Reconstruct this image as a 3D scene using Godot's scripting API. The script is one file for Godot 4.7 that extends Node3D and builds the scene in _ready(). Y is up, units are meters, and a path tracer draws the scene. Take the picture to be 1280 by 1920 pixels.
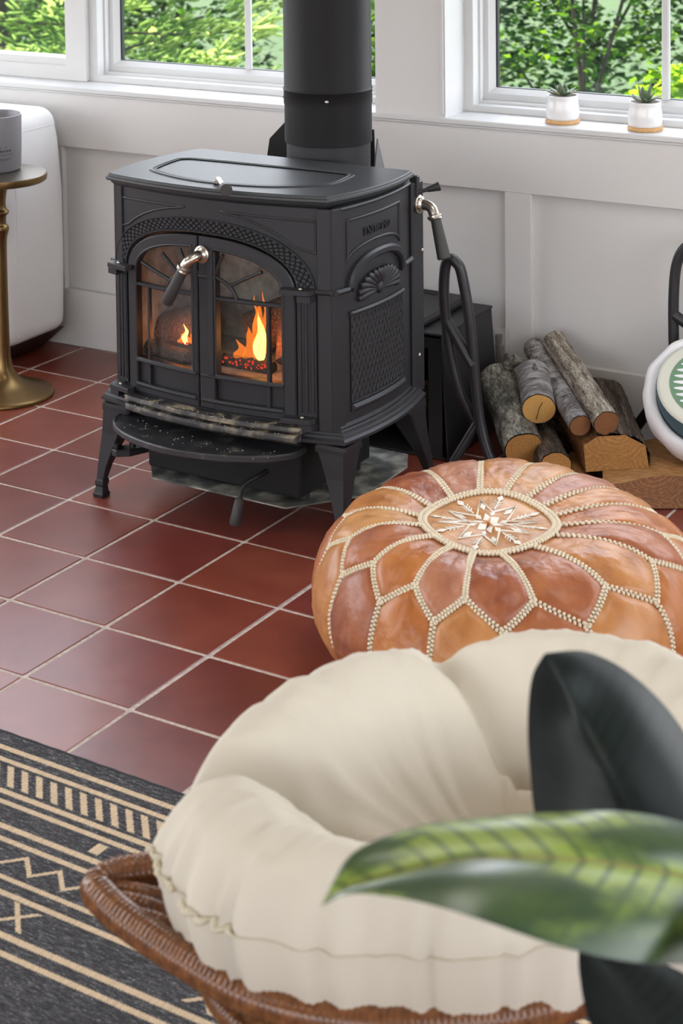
extends Node3D
# Sunroom corner with a cast iron wood stove, leather pouf, oval rattan chair and firewood. Metres, y up; the window wall lies at z = 0.

const FLAT := 4294967295
var M := {}
var rng := RandomNumberGenerator.new()
var taken := {}


# ------------------------------------------------------------------ mesh building
class MB:
	var st := SurfaceTool.new()
	var sg := 1
	func _init() -> void:
		st.begin(Mesh.PRIMITIVE_TRIANGLES)
	func vert(p: Vector3, uv: Vector2, g: int) -> void:
		st.set_smooth_group(g)
		st.set_uv(uv)
		st.add_vertex(p)
	func tri(a: Vector3, b: Vector3, c: Vector3, g := FLAT, ua := Vector2.ZERO, ub := Vector2.ZERO, uc := Vector2.ZERO) -> void:
		vert(a, ua, g)
		vert(c, uc, g)
		vert(b, ub, g)
	func quad(a: Vector3, b: Vector3, c: Vector3, d: Vector3, g := FLAT) -> void:
		tri(a, b, c, g)
		tri(a, c, d, g)
	func group() -> int:
		sg += 1
		return sg
	func grid(rows: Array, g := 0, closed := false, flip := false) -> void:
		if g == 0:
			g = group()
		var h := rows.size() - 1
		for i in h:
			var r0: PackedVector3Array = rows[i]
			var r1: PackedVector3Array = rows[i + 1]
			var w := r0.size()
			for j in (w if closed else w - 1):
				var k := (j + 1) % w
				var u0 := Vector2(float(j) / (w - 1), float(i) / h)
				var u1 := Vector2(float(j + 1) / (w - 1), float(i) / h)
				var u2 := Vector2(float(j + 1) / (w - 1), float(i + 1) / h)
				var u3 := Vector2(float(j) / (w - 1), float(i + 1) / h)
				if flip:
					tri(r0[j], r1[k], r0[k], g, u0, u2, u1)
					tri(r0[j], r1[j], r1[k], g, u0, u3, u2)
				else:
					tri(r0[j], r0[k], r1[k], g, u0, u1, u2)
					tri(r0[j], r1[k], r1[j], g, u0, u2, u3)
	func fan(ring: PackedVector3Array, flip := false, g := FLAT) -> void:
		var c := Vector3.ZERO
		for p in ring:
			c += p
		c /= ring.size()
		for j in ring.size():
			if flip:
				tri(c, ring[(j + 1) % ring.size()], ring[j], g)
			else:
				tri(c, ring[j], ring[(j + 1) % ring.size()], g)
	func tube(path: PackedVector3Array, rad, sides := 10, closed := false, squash := 1.0) -> void:
		var n := path.size()
		var rows := []
		var e1 := Vector3.ZERO
		for i in n:
			var a := path[(i - 1 + n) % n] if closed else path[maxi(i - 1, 0)]
			var b := path[(i + 1) % n] if closed else path[mini(i + 1, n - 1)]
			var t := (b - a).normalized()
			if i == 0:
				e1 = Vector3.UP.cross(t) if absf(t.y) < 0.9 else Vector3.RIGHT.cross(t)
			e1 = (e1 - t * e1.dot(t)).normalized()
			var e2 := t.cross(e1)
			var r: float = rad[i] if rad is Array or rad is PackedFloat32Array else rad
			var row := PackedVector3Array()
			for j in sides:
				var f := TAU * j / sides
				row.append(path[i] + e1 * cos(f) * r + e2 * sin(f) * r * squash)
			rows.append(row)
		if closed:
			rows.append(rows[0])
		grid(rows, 0, true)
		if not closed:
			fan(rows[0], true)
			fan(rows[n - 1], false)
	func lathe(prof: Array, segs := 32, xf := Transform3D(), cap0 := true, cap1 := true) -> void:
		var g := group()
		var rows := []
		for i in prof.size():
			var row := PackedVector3Array()
			for j in segs:
				var f := TAU * j / segs
				row.append(xf * Vector3(prof[i].x * cos(f), prof[i].y, -prof[i].x * sin(f)))
			rows.append(row)
		for i in prof.size() - 1:
			if i > 0:
				var d0: Vector2 = prof[i] - prof[i - 1]
				var d1: Vector2 = prof[i + 1] - prof[i]
				if absf(d0.angle_to(d1)) > 0.7:
					g = group()
			grid([rows[i], rows[i + 1]], g, true)
		if cap0 and prof[0].x > 1e-4:
			fan(rows[0], true)
		if cap1 and prof[-1].x > 1e-4:
			fan(rows[-1], false)
	func box(c: Vector3, s: Vector3, ch := 0.0, b := Basis()) -> void:
		# box with chamfered edges
		var h := s / 2
		ch = minf(ch, minf(h.x, minf(h.y, h.z)) * 0.9)
		var P := func(x, y, z): return c + b * Vector3(x, y, z)
		if ch <= 0.0:
			for ax in 3:
				for sn in [-1.0, 1.0]:
					var u := (ax + 1) % 3
					var v := (ax + 2) % 3
					var q := []
					for k in [[-1, -1], [1, -1], [1, 1], [-1, 1]]:
						var p := Vector3.ZERO
						p[ax] = sn * h[ax]
						p[u] = k[0] * h[u] * sn
						p[v] = k[1] * h[v]
						q.append(c + b * p)
					quad(q[0], q[1], q[2], q[3])
			return
		for ax in 3:
			var u := (ax + 1) % 3
			var v := (ax + 2) % 3
			for sn in [-1.0, 1.0]:
				var q := []
				for k in [[-1, -1], [1, -1], [1, 1], [-1, 1]]:
					var p := Vector3.ZERO
					p[ax] = sn * h[ax]
					p[u] = k[0] * (h[u] - ch) * sn
					p[v] = k[1] * (h[v] - ch)
					q.append(c + b * p)
				quad(q[0], q[1], q[2], q[3])
			# edges along ax
			for su in [-1.0, 1.0]:
				for sv in [-1.0, 1.0]:
					var p0 := Vector3.ZERO
					p0[u] = su * h[u]
					p0[v] = sv * (h[v] - ch)
					var p1 := Vector3.ZERO
					p1[u] = su * (h[u] - ch)
					p1[v] = sv * h[v]
					var a := p0
					a[ax] = -(h[ax] - ch)
					var d := p0
					d[ax] = h[ax] - ch
					var e := p1
					e[ax] = -(h[ax] - ch)
					var f := p1
					f[ax] = h[ax] - ch
					if su * sv > 0:
						quad(c + b * a, c + b * e, c + b * f, c + b * d)
					else:
						quad(c + b * a, c + b * d, c + b * f, c + b * e)
		for sx in [-1.0, 1.0]:
			for sy in [-1.0, 1.0]:
				for sz in [-1.0, 1.0]:
					var a: Vector3 = c + b * Vector3(sx * h.x, sy * (h.y - ch), sz * (h.z - ch))
					var d: Vector3 = c + b * Vector3(sx * (h.x - ch), sy * h.y, sz * (h.z - ch))
					var e: Vector3 = c + b * Vector3(sx * (h.x - ch), sy * (h.y - ch), sz * h.z)
					if sx * sy * sz > 0:
						tri(a, d, e)
					else:
						tri(a, e, d)
	func ball(c: Vector3, r: Vector3, b := Basis(), la := 8, lo := 12) -> void:
		var rows := []
		for i in la + 1:
			var t := -PI / 2 + PI * i / la
			var row := PackedVector3Array()
			for j in lo:
				var f := TAU * j / lo
				row.append(c + b * Vector3(r.x * cos(t) * cos(f), r.y * sin(t), -r.z * cos(t) * sin(f)))
			rows.append(row)
		grid(rows, 0, true)
	func flatpoly(poly: PackedVector2Array, f: Callable, d: float, up := true, g := 0) -> void:
		var ix := Geometry2D.triangulate_polygon(poly)
		if g == 0:
			g = group()
		for k in range(0, ix.size(), 3):
			var a := poly[ix[k]]
			var b := poly[ix[k + 1]]
			var c := poly[ix[k + 2]]
			if ((b - a).cross(c - a) > 0) != up:
				var t := b
				b = c
				c = t
			tri(f.call(a.x, a.y, d), f.call(b.x, b.y, d), f.call(c.x, c.y, d), g)
	func slab(outer: PackedVector2Array, holes: Array, d0: float, d1: float, f: Callable, step := 0.02, ch := 0.0, back := false) -> void:
		# a plate with holes, d0..d1 thick along the outward direction of f, cut in strips so that it can bow
		var o := densify(ccw(outer), step)
		var hs := []
		for h in holes:
			hs.append(densify(ccw(h), step))
		var fo := inset(o, ch) if ch > 0 else o
		var fh := []
		for h in hs:
			fh.append(inset(h, -ch) if ch > 0 else h)
		var lo := 1e9
		var hi := -1e9
		for p in o:
			lo = minf(lo, p.x)
			hi = maxf(hi, p.x)
		var g := group()
		var n := maxi(1, int(ceil((hi - lo) / step)))
		for k in n:
			var x0 := lo + (hi - lo) * k / n - (0.001 if k == 0 else 0.0)
			var x1 := lo + (hi - lo) * (k + 1) / n + (0.001 if k == n - 1 else 0.0)
			var strip := PackedVector2Array([Vector2(x0, -9), Vector2(x1, -9), Vector2(x1, 9), Vector2(x0, 9)])
			for side in ([0, 1] if back else [0]):
				var pieces: Array = Geometry2D.intersect_polygons(fo if side == 0 else o, strip)
				for h in (fh if side == 0 else hs):
					var nx := []
					for p in pieces:
						for q in Geometry2D.clip_polygons(p, h):
							nx.append(q)
					pieces = nx
				for p in pieces:
					flatpoly(p, f, d1 if side == 0 else d0, side == 0, g if side == 0 else g + 9000)
		wall(o, fo, d0, d1, ch, f, false)
		for k in hs.size():
			wall(hs[k], fh[k], d0, d1, ch, f, true)
	func wall(o: PackedVector2Array, fo: PackedVector2Array, d0: float, d1: float, ch: float, f: Callable, hole: bool) -> void:
		var n := o.size()
		for i in n:
			var j := (i + 1) % n
			var a: Vector3 = f.call(o[i].x, o[i].y, d0)
			var b: Vector3 = f.call(o[j].x, o[j].y, d0)
			var c: Vector3 = f.call(o[j].x, o[j].y, d1 - ch)
			var d: Vector3 = f.call(o[i].x, o[i].y, d1 - ch)
			if hole:
				quad(b, a, d, c)
			else:
				quad(a, b, c, d)
			if ch > 0:
				var e: Vector3 = f.call(fo[j].x, fo[j].y, d1)
				var h: Vector3 = f.call(fo[i].x, fo[i].y, d1)
				if hole:
					quad(c, d, h, e)
				else:
					quad(d, c, e, h)
	func stack(outline: PackedVector2Array, prof: Array, f: Callable, cap0 := true, cap1 := true) -> void:
		# loft of one outline over [offset, height] pairs, from below upwards
		var o := ccw(outline)
		var rows := []
		for p in prof:
			var row := PackedVector3Array()
			for q in inset(o, -p[0]):
				row.append(f.call(q.x, q.y, p[1]))
			rows.append(row)
		for i in rows.size() - 1:
			grid([rows[i], rows[i + 1]], FLAT, true)
		if cap1:
			flatpoly(inset(o, -prof[-1][0]), f, prof[-1][1], true)
		if cap0:
			flatpoly(inset(o, -prof[0][0]), f, prof[0][1], false)
	static func ccw(p: PackedVector2Array) -> PackedVector2Array:
		var s := 0.0
		for i in p.size():
			s += p[i].cross(p[(i + 1) % p.size()])
		var q := p.duplicate()
		if s < 0:
			q.reverse()
		return q
	static func densify(p: PackedVector2Array, step: float) -> PackedVector2Array:
		var out := PackedVector2Array()
		for i in p.size():
			var a := p[i]
			var b := p[(i + 1) % p.size()]
			var n := maxi(1, int(ceil(absf(b.x - a.x) / step)))
			for k in n:
				out.append(a.lerp(b, float(k) / n))
		return out
	static func inset(p: PackedVector2Array, c: float) -> PackedVector2Array:
		var out := PackedVector2Array()
		var n := p.size()
		for i in n:
			var a := (p[i] - p[(i - 1 + n) % n]).normalized()
			var b := (p[(i + 1) % n] - p[i]).normalized()
			var na := Vector2(-a.y, a.x)
			var nb := Vector2(-b.y, b.x)
			var m := (na + nb).normalized()
			out.append(p[i] + m * c / maxf(0.4, m.dot(na)))
		return out
	func mesh(m: Material = null) -> ArrayMesh:
		st.generate_normals()
		st.index()
		var r := st.commit()
		if m:
			r.surface_set_material(0, m)
		return r


# ------------------------------------------------------------------ naming and tagging
func thing(called: String, label: String, category: String, at := Vector3.ZERO, turn := 0.0, group := "") -> Node3D:
	var o := Node3D.new()
	o.name = numbered(called)
	add_child(o)
	o.position = at
	o.rotation.y = turn
	o.set_meta("label", label)
	if category:
		o.set_meta("category", category)
	if group:
		o.set_meta("group", group)
	return o


func numbered(called: String) -> String:
	var n: int = taken.get(called, 0)
	taken[called] = n + 1
	return called if n == 0 else "%s_%03d" % [called, n]


func part(called: String, shape, mat: Material, parent: Node3D) -> MeshInstance3D:
	var o := MeshInstance3D.new()
	var n: int = 0
	var c := called
	while parent.has_node(NodePath(c)):
		n += 1
		c = "%s_%03d" % [called, n]
	o.name = c
	o.mesh = shape.mesh(mat) if shape is MB else shape
	if not shape is MB:
		o.material_override = mat
	parent.add_child(o, true)
	return o


func struct(called: String, label: String) -> Node3D:
	var o := Node3D.new()
	o.name = called
	o.set_meta("kind", "structure")
	o.set_meta("label", label)
	add_child(o)
	return o


# ------------------------------------------------------------------ materials
func mat(key: String, c: Color, rough: float, metal := 0.0) -> StandardMaterial3D:
	var m := StandardMaterial3D.new()
	m.resource_name = key
	m.albedo_color = c
	m.roughness = rough
	m.metallic = metal
	M[key] = m
	return m


func noise_tex(sd: int, freq: float, oct: int, stops: Array, size := 256, stretch := Vector3.ONE, type := FastNoiseLite.TYPE_SIMPLEX_SMOOTH) -> NoiseTexture2D:
	var f := FastNoiseLite.new()
	f.seed = sd
	f.frequency = freq
	f.noise_type = type
	f.fractal_octaves = oct
	var t := NoiseTexture2D.new()
	t.width = size
	t.height = size
	t.seamless = true
	t.noise = f
	if stops.size():
		var g := Gradient.new()
		g.offsets = PackedFloat32Array(stops.map(func(s): return s[0]))
		g.colors = PackedColorArray(stops.map(func(s): return s[1]))
		t.color_ramp = g
	return t


func tri_mat(key: String, tex: Texture2D, rough: float, scale: Vector3, bump: Texture2D = null, bump_cm := 0.0, world := false) -> StandardMaterial3D:
	var m := mat(key, Color.WHITE, rough)
	m.albedo_texture = tex
	m.uv1_triplanar = true
	m.uv1_world_triplanar = world
	m.uv1_scale = scale
	if bump:
		m.heightmap_enabled = true
		m.heightmap_texture = bump
		m.heightmap_scale = bump_cm
	return m


func with_bump(m: StandardMaterial3D, bump: Texture2D, cm: float, scale: float) -> StandardMaterial3D:
	m.uv1_triplanar = true
	m.uv1_scale = Vector3.ONE * scale
	m.heightmap_enabled = true
	m.heightmap_texture = bump
	m.heightmap_scale = cm
	return m


func C(r: int, g: int, b: int) -> Color:
	return Color(r / 255.0, g / 255.0, b / 255.0)


func make_materials() -> void:
	var grain := noise_tex(3, 0.09, 3, [], 256)
	var fine := noise_tex(4, 0.16, 2, [], 256)
	var soft := noise_tex(5, 0.02, 4, [], 256)
	M.grain = grain
	M.fine = fine
	M.soft = soft
	# painted wood
	with_bump(mat("wall_paint", C(203, 201, 199), 0.55), soft, 0.06, 3.0)
	with_bump(mat("white_paint", C(202, 202, 202), 0.38), soft, 0.03, 3.0)
	mat("ceiling_paint", C(240, 239, 236), 0.8)
	mat("plain_wall", C(214, 210, 204), 0.7)
	# cast iron and steel
	with_bump(mat("iron", C(39, 39, 42), 0.44), grain, 0.008, 7.0).metallic_specular = 0.42
	with_bump(mat("iron_top", C(50, 52, 54), 0.47), grain, 0.006, 9.0).metallic_specular = 0.46
	with_bump(mat("steel", C(24, 23, 25), 0.5), soft, 0.02, 5.0).metallic_specular = 0.3
	mat("dark_steel", C(30, 30, 31), 0.5)
	mat("void_black", C(20, 20, 20), 0.9)
	with_bump(mat("tube_paint", C(38, 38, 41), 0.4), fine, 0.01, 9.0)
	mat("nickel", C(190, 183, 172), 0.28, 1.0)
	mat("black_wood", C(50, 48, 47), 0.55)
	mat("gasket", C(22, 30, 32), 0.5)
	var ash := noise_tex(9, 0.009, 6, [[0.0, C(34, 34, 37)], [0.48, C(46, 46, 48)], [0.62, C(88, 82, 74)], [0.8, C(150, 138, 116)], [1.0, C(190, 178, 156)]], 512)
	tri_mat("ashy_iron", ash, 0.5, Vector3(4, 4, 4), grain, 0.03)
	var dust := noise_tex(10, 0.007, 6, [[0.0, C(52, 54, 51)], [0.38, C(80, 82, 78)], [0.56, C(122, 121, 113)], [0.74, C(164, 160, 148)], [1.0, C(196, 192, 180)]], 512)
	tri_mat("dusty_sheet", dust, 0.6, Vector3(3, 3, 3))
	# firebox
	tri_mat("firebrick", noise_tex(12, 0.03, 4, [[0.0, C(126, 123, 119)], [1.0, C(174, 170, 164)]]), 0.9, Vector3(4, 4, 4))
	tri_mat("charred", noise_tex(13, 0.06, 4, [[0.0, C(18, 16, 15)], [0.55, C(45, 36, 31)], [1.0, C(120, 92, 72)]]), 0.9, Vector3(8, 8, 8), grain, 0.4)
	tri_mat("fire_bark", noise_tex(14, 0.07, 4, [[0.0, C(40, 28, 22)], [0.5, C(92, 62, 46)], [1.0, C(150, 116, 92)]]), 0.9, Vector3(8, 8, 8), grain, 0.4)
	var sg := mat("stove_glass", Color(0.40, 0.38, 0.35, 0.07), 0.05)
	sg.transparency = BaseMaterial3D.TRANSPARENCY_ALPHA
	sg.metallic_specular = 0.35
	for f in [["flame_core", Color(1.0, 0.84, 0.42), 3.2], ["flame_edge", Color(1.0, 0.5, 0.1), 1.5], ["ember_glow", Color(1.0, 0.2, 0.08), 0.8]]:
		var m := mat(f[0], Color(0.2, 0.1, 0.05), 0.9)
		m.emission_enabled = true
		m.emission = f[1]
		m.emission_energy_multiplier = f[2]
	M.flame_edge.transparency = BaseMaterial3D.TRANSPARENCY_ALPHA
	M.flame_edge.albedo_color = Color(0.3, 0.15, 0.05, 0.42)
	# tiles
	var tones := [[118, 53, 40], [126, 58, 43], [110, 48, 39], [120, 52, 44], [130, 62, 46]]
	for k in tones.size():
		var t: Array = tones[k]
		var a := C(t[0] - 9, t[1] - 6, t[2] - 5)
		var b := C(t[0] + 9, t[1] + 8, t[2] + 7)
		var m := tri_mat("tile_%d" % k, noise_tex(20 + k, 0.012, 5, [[0.0, a], [1.0, b]]), 0.33, Vector3(2.3, 2.3, 2.3), soft, 0.03, true)
		m.metallic_specular = 0.62
	tri_mat("grout", noise_tex(30, 0.08, 3, [[0.0, C(168, 154, 144)], [1.0, C(216, 203, 192)]]), 0.9, Vector3(4, 4, 4), grain, 0.06)
	# leathers
	var lt := [[184, 122, 68], [166, 98, 58], [172, 112, 82], [194, 138, 84], [154, 88, 56], [176, 106, 52]]
	var crease := noise_tex(42, 0.022, 5, [], 256)
	for k in lt.size():
		var t: Array = lt[k]
		var m := tri_mat("leather_%d" % k, noise_tex(50 + k, 0.014, 4, [[0.0, C(t[0] - 36, t[1] - 34, t[2] - 26)], [0.45, C(t[0], t[1], t[2])], [1.0, C(mini(t[0] + 20, 255), t[1] + 24, t[2] + 22)]]), 0.36, Vector3(4, 4, 4), crease, 0.25)
		m.metallic_specular = 0.5
	with_bump(mat("thread", C(226, 212, 186), 0.8), fine, 0.05, 30.0)
	# cloth
	var weave := noise_tex(60, 0.2, 2, [], 256)
	var canvas := with_bump(mat("canvas", C(206, 198, 182), 0.85), weave, 0.02, 16.0)
	canvas.rim_enabled = true
	canvas.rim = 0.2
	with_bump(mat("canvas_seam", C(200, 190, 168), 0.85), weave, 0.02, 16.0)
	with_bump(mat("linen", C(222, 221, 220), 0.9), weave, 0.05, 12.0)
	with_bump(mat("white_cloth", C(240, 240, 243), 0.85), weave, 0.03, 10.0)
	# rattan
	tri_mat("rattan", noise_tex(62, 0.05, 3, [[0.0, C(76, 45, 25)], [0.5, C(114, 71, 41)], [1.0, C(152, 102, 60)]]), 0.2, Vector3(5, 5, 5))
	# brass
	var br := mat("brass", C(130, 106, 70), 0.3, 1.0)
	br.uv1_triplanar = true
	br.roughness_texture = noise_tex(63, 0.02, 3, [[0.0, Color(0.7, 0.7, 0.7)], [1.0, Color(1, 1, 1)]])
	br.roughness = 0.42
	mat("brass_top", C(118, 110, 102), 0.42, 1.0)
	mat("dark_wood", C(40, 26, 22), 0.4)
	# barks and cut wood
	var n := 70
	for t in [["bark_grey", [58, 57, 52], [112, 110, 102], [178, 174, 160], 1.0, 1.0, 0.5], ["bark_silver", [70, 64, 62], [138, 134, 134], [186, 183, 184], 0.35, 3.2, 0.3], ["bark_pale", [74, 66, 56], [148, 138, 124], [214, 206, 194], 1.6, 1.3, 0.5], ["bark_brown", [40, 32, 27], [84, 70, 60], [134, 120, 106], 1.0, 0.7, 0.5]]:
		var m := mat(t[0], Color.WHITE, 0.85)
		var im := bark_image(t, n)
		m.albedo_texture = im[0]
		m.heightmap_enabled = true
		m.heightmap_texture = im[1]
		m.heightmap_scale = t[6] * 0.4
		n += 1
	for w in [["cut_pale", [222, 178, 104], [190, 138, 72]], ["cut_ochre", [196, 146, 80], [150, 102, 52]], ["cut_brown", [158, 108, 66], [106, 66, 38]]]:
		var m := mat(w[0], Color.WHITE, 0.75)
		m.albedo_texture = ring_tex(w[1], w[2], n)
		n += 1
	tri_mat("split_wood", grain_tex([[206, 160, 104], [176, 126, 74], [142, 96, 54]]), 0.8, Vector3(5, 5, 5), grain, 0.12)
	tri_mat("split_dark", grain_tex([[168, 118, 70], [132, 88, 50], [98, 62, 36]]), 0.8, Vector3(5, 5, 5), grain, 0.12)
	# plants and pots
	mat("porcelain", C(222, 222, 222), 0.18)
	tri_mat("bamboo", noise_tex(90, 0.05, 3, [[0.0, C(178, 132, 82)], [1.0, C(214, 172, 118)]]), 0.5, Vector3(6, 20, 6))
	mat("soil", C(70, 56, 44), 0.95)
	mat("succulent", C(92, 108, 82), 0.5)
	mat("succulent_pale", C(150, 150, 120), 0.55)
	mat("candle_glass", C(116, 114, 118), 0.35)
	mat("wax", C(196, 186, 176), 0.6)
	mat("ink", C(40, 38, 40), 0.8)
	mat("teal_band", C(78, 112, 124), 0.7)
	mat("terracotta_pot", C(196, 186, 172), 0.6)
	var pane := mat("pane", Color(0.5, 0.6, 0.56, 0.03), 0.02)
	pane.transparency = BaseMaterial3D.TRANSPARENCY_ALPHA
	pane.metallic_specular = 0.26


func bark_image(t: Array, sd: int) -> Array:
	# colour and relief of bark, wrapped round the log (u) and along it (v)
	var im := Image.create(256, 512, false, Image.FORMAT_RGB8)
	var hm := Image.create(256, 512, false, Image.FORMAT_L8)
	var f := FastNoiseLite.new()
	f.seed = sd
	f.frequency = 1.0
	f.fractal_octaves = 4
	for y in 512:
		for x in 256:
			var a := TAU * x / 256.0
			var v := y / 512.0
			var big := f.get_noise_3d(cos(a) * 1.1 * t[4], sin(a) * 1.1 * t[4], v * 3.2 * t[5])
			var fine := f.get_noise_3d(cos(a) * 5.0 * t[4] + 20.0, sin(a) * 5.0 * t[4], v * 17.0 * t[5])
			var crack := absf(f.get_noise_3d(cos(a) * 2.6 * t[4] + 60.0, sin(a) * 2.6 * t[4], v * 8.0 * t[5]))
			var k := clampf(0.5 + big * 0.7 + fine * 0.5, 0.0, 1.0)
			var c: Color = C(t[1][0], t[1][1], t[1][2]).lerp(C(t[2][0], t[2][1], t[2][2]), clampf(k * 2.0, 0.0, 1.0)).lerp(C(t[3][0], t[3][1], t[3][2]), clampf(k * 2.0 - 1.0, 0.0, 1.0))
			c = c.lerp(C(t[1][0], t[1][1], t[1][2]), 0.7 * (1.0 - smoothstep(0.0, 0.05, crack)))
			im.set_pixel(x, y, c)
			var h := clampf(0.5 + 0.4 * fine - 0.4 * (1.0 - smoothstep(0.0, 0.07, crack)), 0.0, 1.0)
			hm.set_pixel(x, y, Color(h, h, h))
	return [ImageTexture.create_from_image(im), ImageTexture.create_from_image(hm)]


func ring_tex(a: Array, b: Array, sd: int) -> ImageTexture:
	var im := Image.create(256, 256, false, Image.FORMAT_RGB8)
	var f := FastNoiseLite.new()
	f.seed = sd
	f.frequency = 0.012
	for y in 256:
		for x in 256:
			var p := Vector2(x - 120, y - 132)
			var r := p.length() + f.get_noise_2d(x, y) * 14.0
			var k := 0.5 + 0.5 * sin(r * 0.55 + sin(r * 0.11) * 2.0)
			k = k * 0.45 + 0.35 * (f.get_noise_2d(x * 5.0, y * 5.0) + 0.6) + 0.2 * r / 150.0
			im.set_pixel(x, y, C(a[0], a[1], a[2]).lerp(C(b[0], b[1], b[2]), clampf(k, 0, 1)))
	return ImageTexture.create_from_image(im)


func grain_tex(c: Array) -> ImageTexture:
	var im := Image.create(256, 256, false, Image.FORMAT_RGB8)
	var f := FastNoiseLite.new()
	f.seed = 5
	f.frequency = 0.02
	for y in 256:
		for x in 256:
			var k := f.get_noise_2d(x * 0.6, y * 9.0) * 0.9 + f.get_noise_2d(x * 3.0, y * 30.0) * 0.5 + 0.5
			var m: Color = C(c[0][0], c[0][1], c[0][2]).lerp(C(c[1][0], c[1][1], c[1][2]), clampf(k * 2, 0, 1)).lerp(C(c[2][0], c[2][1], c[2][2]), clampf(k * 2 - 1, 0, 1))
			im.set_pixel(x, y, m)
	return ImageTexture.create_from_image(im)


# ------------------------------------------------------------------ small geometry helpers
func smooth(pts: Array, per := 6, closed := false) -> PackedVector3Array:
	var out := PackedVector3Array()
	var n := pts.size()
	for i in (n if closed else n - 1):
		var p0: Vector3 = pts[(i - 1 + n) % n] if closed or i > 0 else pts[0]
		var p1: Vector3 = pts[i]
		var p2: Vector3 = pts[(i + 1) % n]
		var p3: Vector3 = pts[(i + 2) % n] if closed or i + 2 < n else pts[n - 1]
		for k in per:
			out.append(p1.cubic_interpolate(p2, p0, p3, float(k) / per))
	if not closed:
		out.append(pts[n - 1])
	return out


func V2(a: Array) -> PackedVector2Array:
	var out := PackedVector2Array()
	for p in a:
		out.append(Vector2(p[0], p[1]))
	return out


func rect2(x0: float, y0: float, x1: float, y1: float) -> PackedVector2Array:
	return PackedVector2Array([Vector2(x0, y0), Vector2(x1, y0), Vector2(x1, y1), Vector2(x0, y1)])


func turn_basis(y_axis: Vector3, hint := Vector3.FORWARD) -> Basis:
	var y := y_axis.normalized()
	var x := y.cross(hint)
	if x.length() < 0.01:
		x = y.cross(Vector3.RIGHT)
	x = x.normalized()
	return Basis(x, y, x.cross(y))


func _ready() -> void:
	# ---- camera
	var cam := Camera3D.new()
	cam.name = "camera"
	add_child(cam)
	cam.transform = Transform3D(Basis(Vector3(0.8588454, -0.0136646, -0.5120525), Vector3(-0.019242, 0.9980779, -0.0589084), Vector3(0.5118733, 0.0604461, 0.8569318)), Vector3(2.0695, 1.3111, 3.5833))
	var lens := CameraAttributesPhysical.new()
	lens.frustum_near = 0.1
	lens.frustum_far = 200.0
	lens.frustum_focal_length = 35.0
	lens.frustum_focus_distance = 3.4
	lens.exposure_aperture = 5.2
	cam.attributes = lens
	cam.projection = Camera3D.PROJECTION_FRUSTUM
	cam.keep_aspect = Camera3D.KEEP_HEIGHT
	cam.near = 0.1
	cam.far = 200.0
	cam.size = 2.0 * 0.1 * 960.0 / 3515.78
	cam.frustum_offset = Vector2(0.1 * 111.23 / 3515.78, -0.1 * 1118.18 / 3515.78)
	cam.current = true
	# ---- sky, sun, exposure
	var we := WorldEnvironment.new()
	we.name = "world_environment"
	var env := Environment.new()
	env.background_mode = Environment.BG_SKY
	var sm := ProceduralSkyMaterial.new()
	sm.sky_top_color = C(206, 213, 224)
	sm.sky_horizon_color = C(242, 241, 239)
	sm.ground_bottom_color = C(110, 120, 96)
	sm.ground_horizon_color = C(170, 178, 168)
	sm.sky_energy_multiplier = 2.5
	sm.ground_energy_multiplier = 0.8
	sm.sun_angle_max = 5.0
	var sky := Sky.new()
	sky.sky_material = sm
	env.sky = sky
	env.tonemap_mode = Environment.TONE_MAPPER_LINEAR
	env.tonemap_exposure = 0.96
	env.sdfgi_enabled = true
	env.ssao_enabled = true
	env.ssil_enabled = true
	we.environment = env
	add_child(we)
	var sun := DirectionalLight3D.new()
	sun.name = "sun"
	sun.light_color = Color(1.0, 0.95, 0.85)
	sun.light_energy = 3.8
	sun.light_angular_distance = 0.6
	sun.shadow_enabled = true
	add_child(sun)
	sun.look_at_from_position(Vector3(-3.0, 8.0, 4.6), Vector3.ZERO)
	rng.seed = 7
	make_materials()
	added_fill_lamps()
	# ---- structure, then things, large first
	room()
	floor_tiles()
	windows()
	stove()
	pouf()
	papasan()
	rug()
	rubber_plant()
	sofa_and_table()
	firewood()
	wood_box_and_stands()
	window_pots()
	outside()


func added_fill_lamps() -> void:  # unseen fixtures added to brighten the interior
	for k in 3:
		var at := Vector3([-0.9, 1.6, 2.2][k], 2.6, [2.2, 1.5, 3.9][k])
		var t := thing("added_fill_light", ["flat square fill light added unseen above the sofa side of the room", "flat square fill light added unseen above the leather pouf", "flat square fill light added unseen above the rattan chair"][k], "fill light", at)
		var b := MB.new()
		b.box(Vector3(0, -0.02, 0), Vector3(0.9, 0.04, 0.9), 0.006)
		part("frame", b, M.ceiling_paint, t)
		var g := mat("fill_lamp_glow_%d" % k, Color(0.9, 0.9, 0.9), 0.6)
		g.emission_enabled = true
		g.emission = Color(1, 0.97, 0.92)
		g.emission_energy_multiplier = 2.0
		b = MB.new()
		b.box(Vector3(0, -0.044, 0), Vector3(0.82, 0.008, 0.82), 0.002)
		part("diffuser", b, g, t)
		var l := AreaLight3D.new()
		l.name = "light"
		l.area_size = Vector2(0.82, 0.82)
		l.area_normalize_energy = true
		l.light_energy = [0.9, 0.8, 0.5][k]
		l.light_color = Color(1, 0.985, 0.955)
		l.area_range = 14.0
		l.shadow_enabled = true
		t.add_child(l)
		l.position = Vector3(0, -0.055, 0)
		l.rotation.x = -PI / 2


# ------------------------------------------------------------------ the room
const SILL := 0.634
const TOP := 1.8
var openings := [[-1.62, -0.727], [-0.684, 0.163], [0.325, 1.193], [1.36, 2.23], [2.4, 3.27]]


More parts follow.
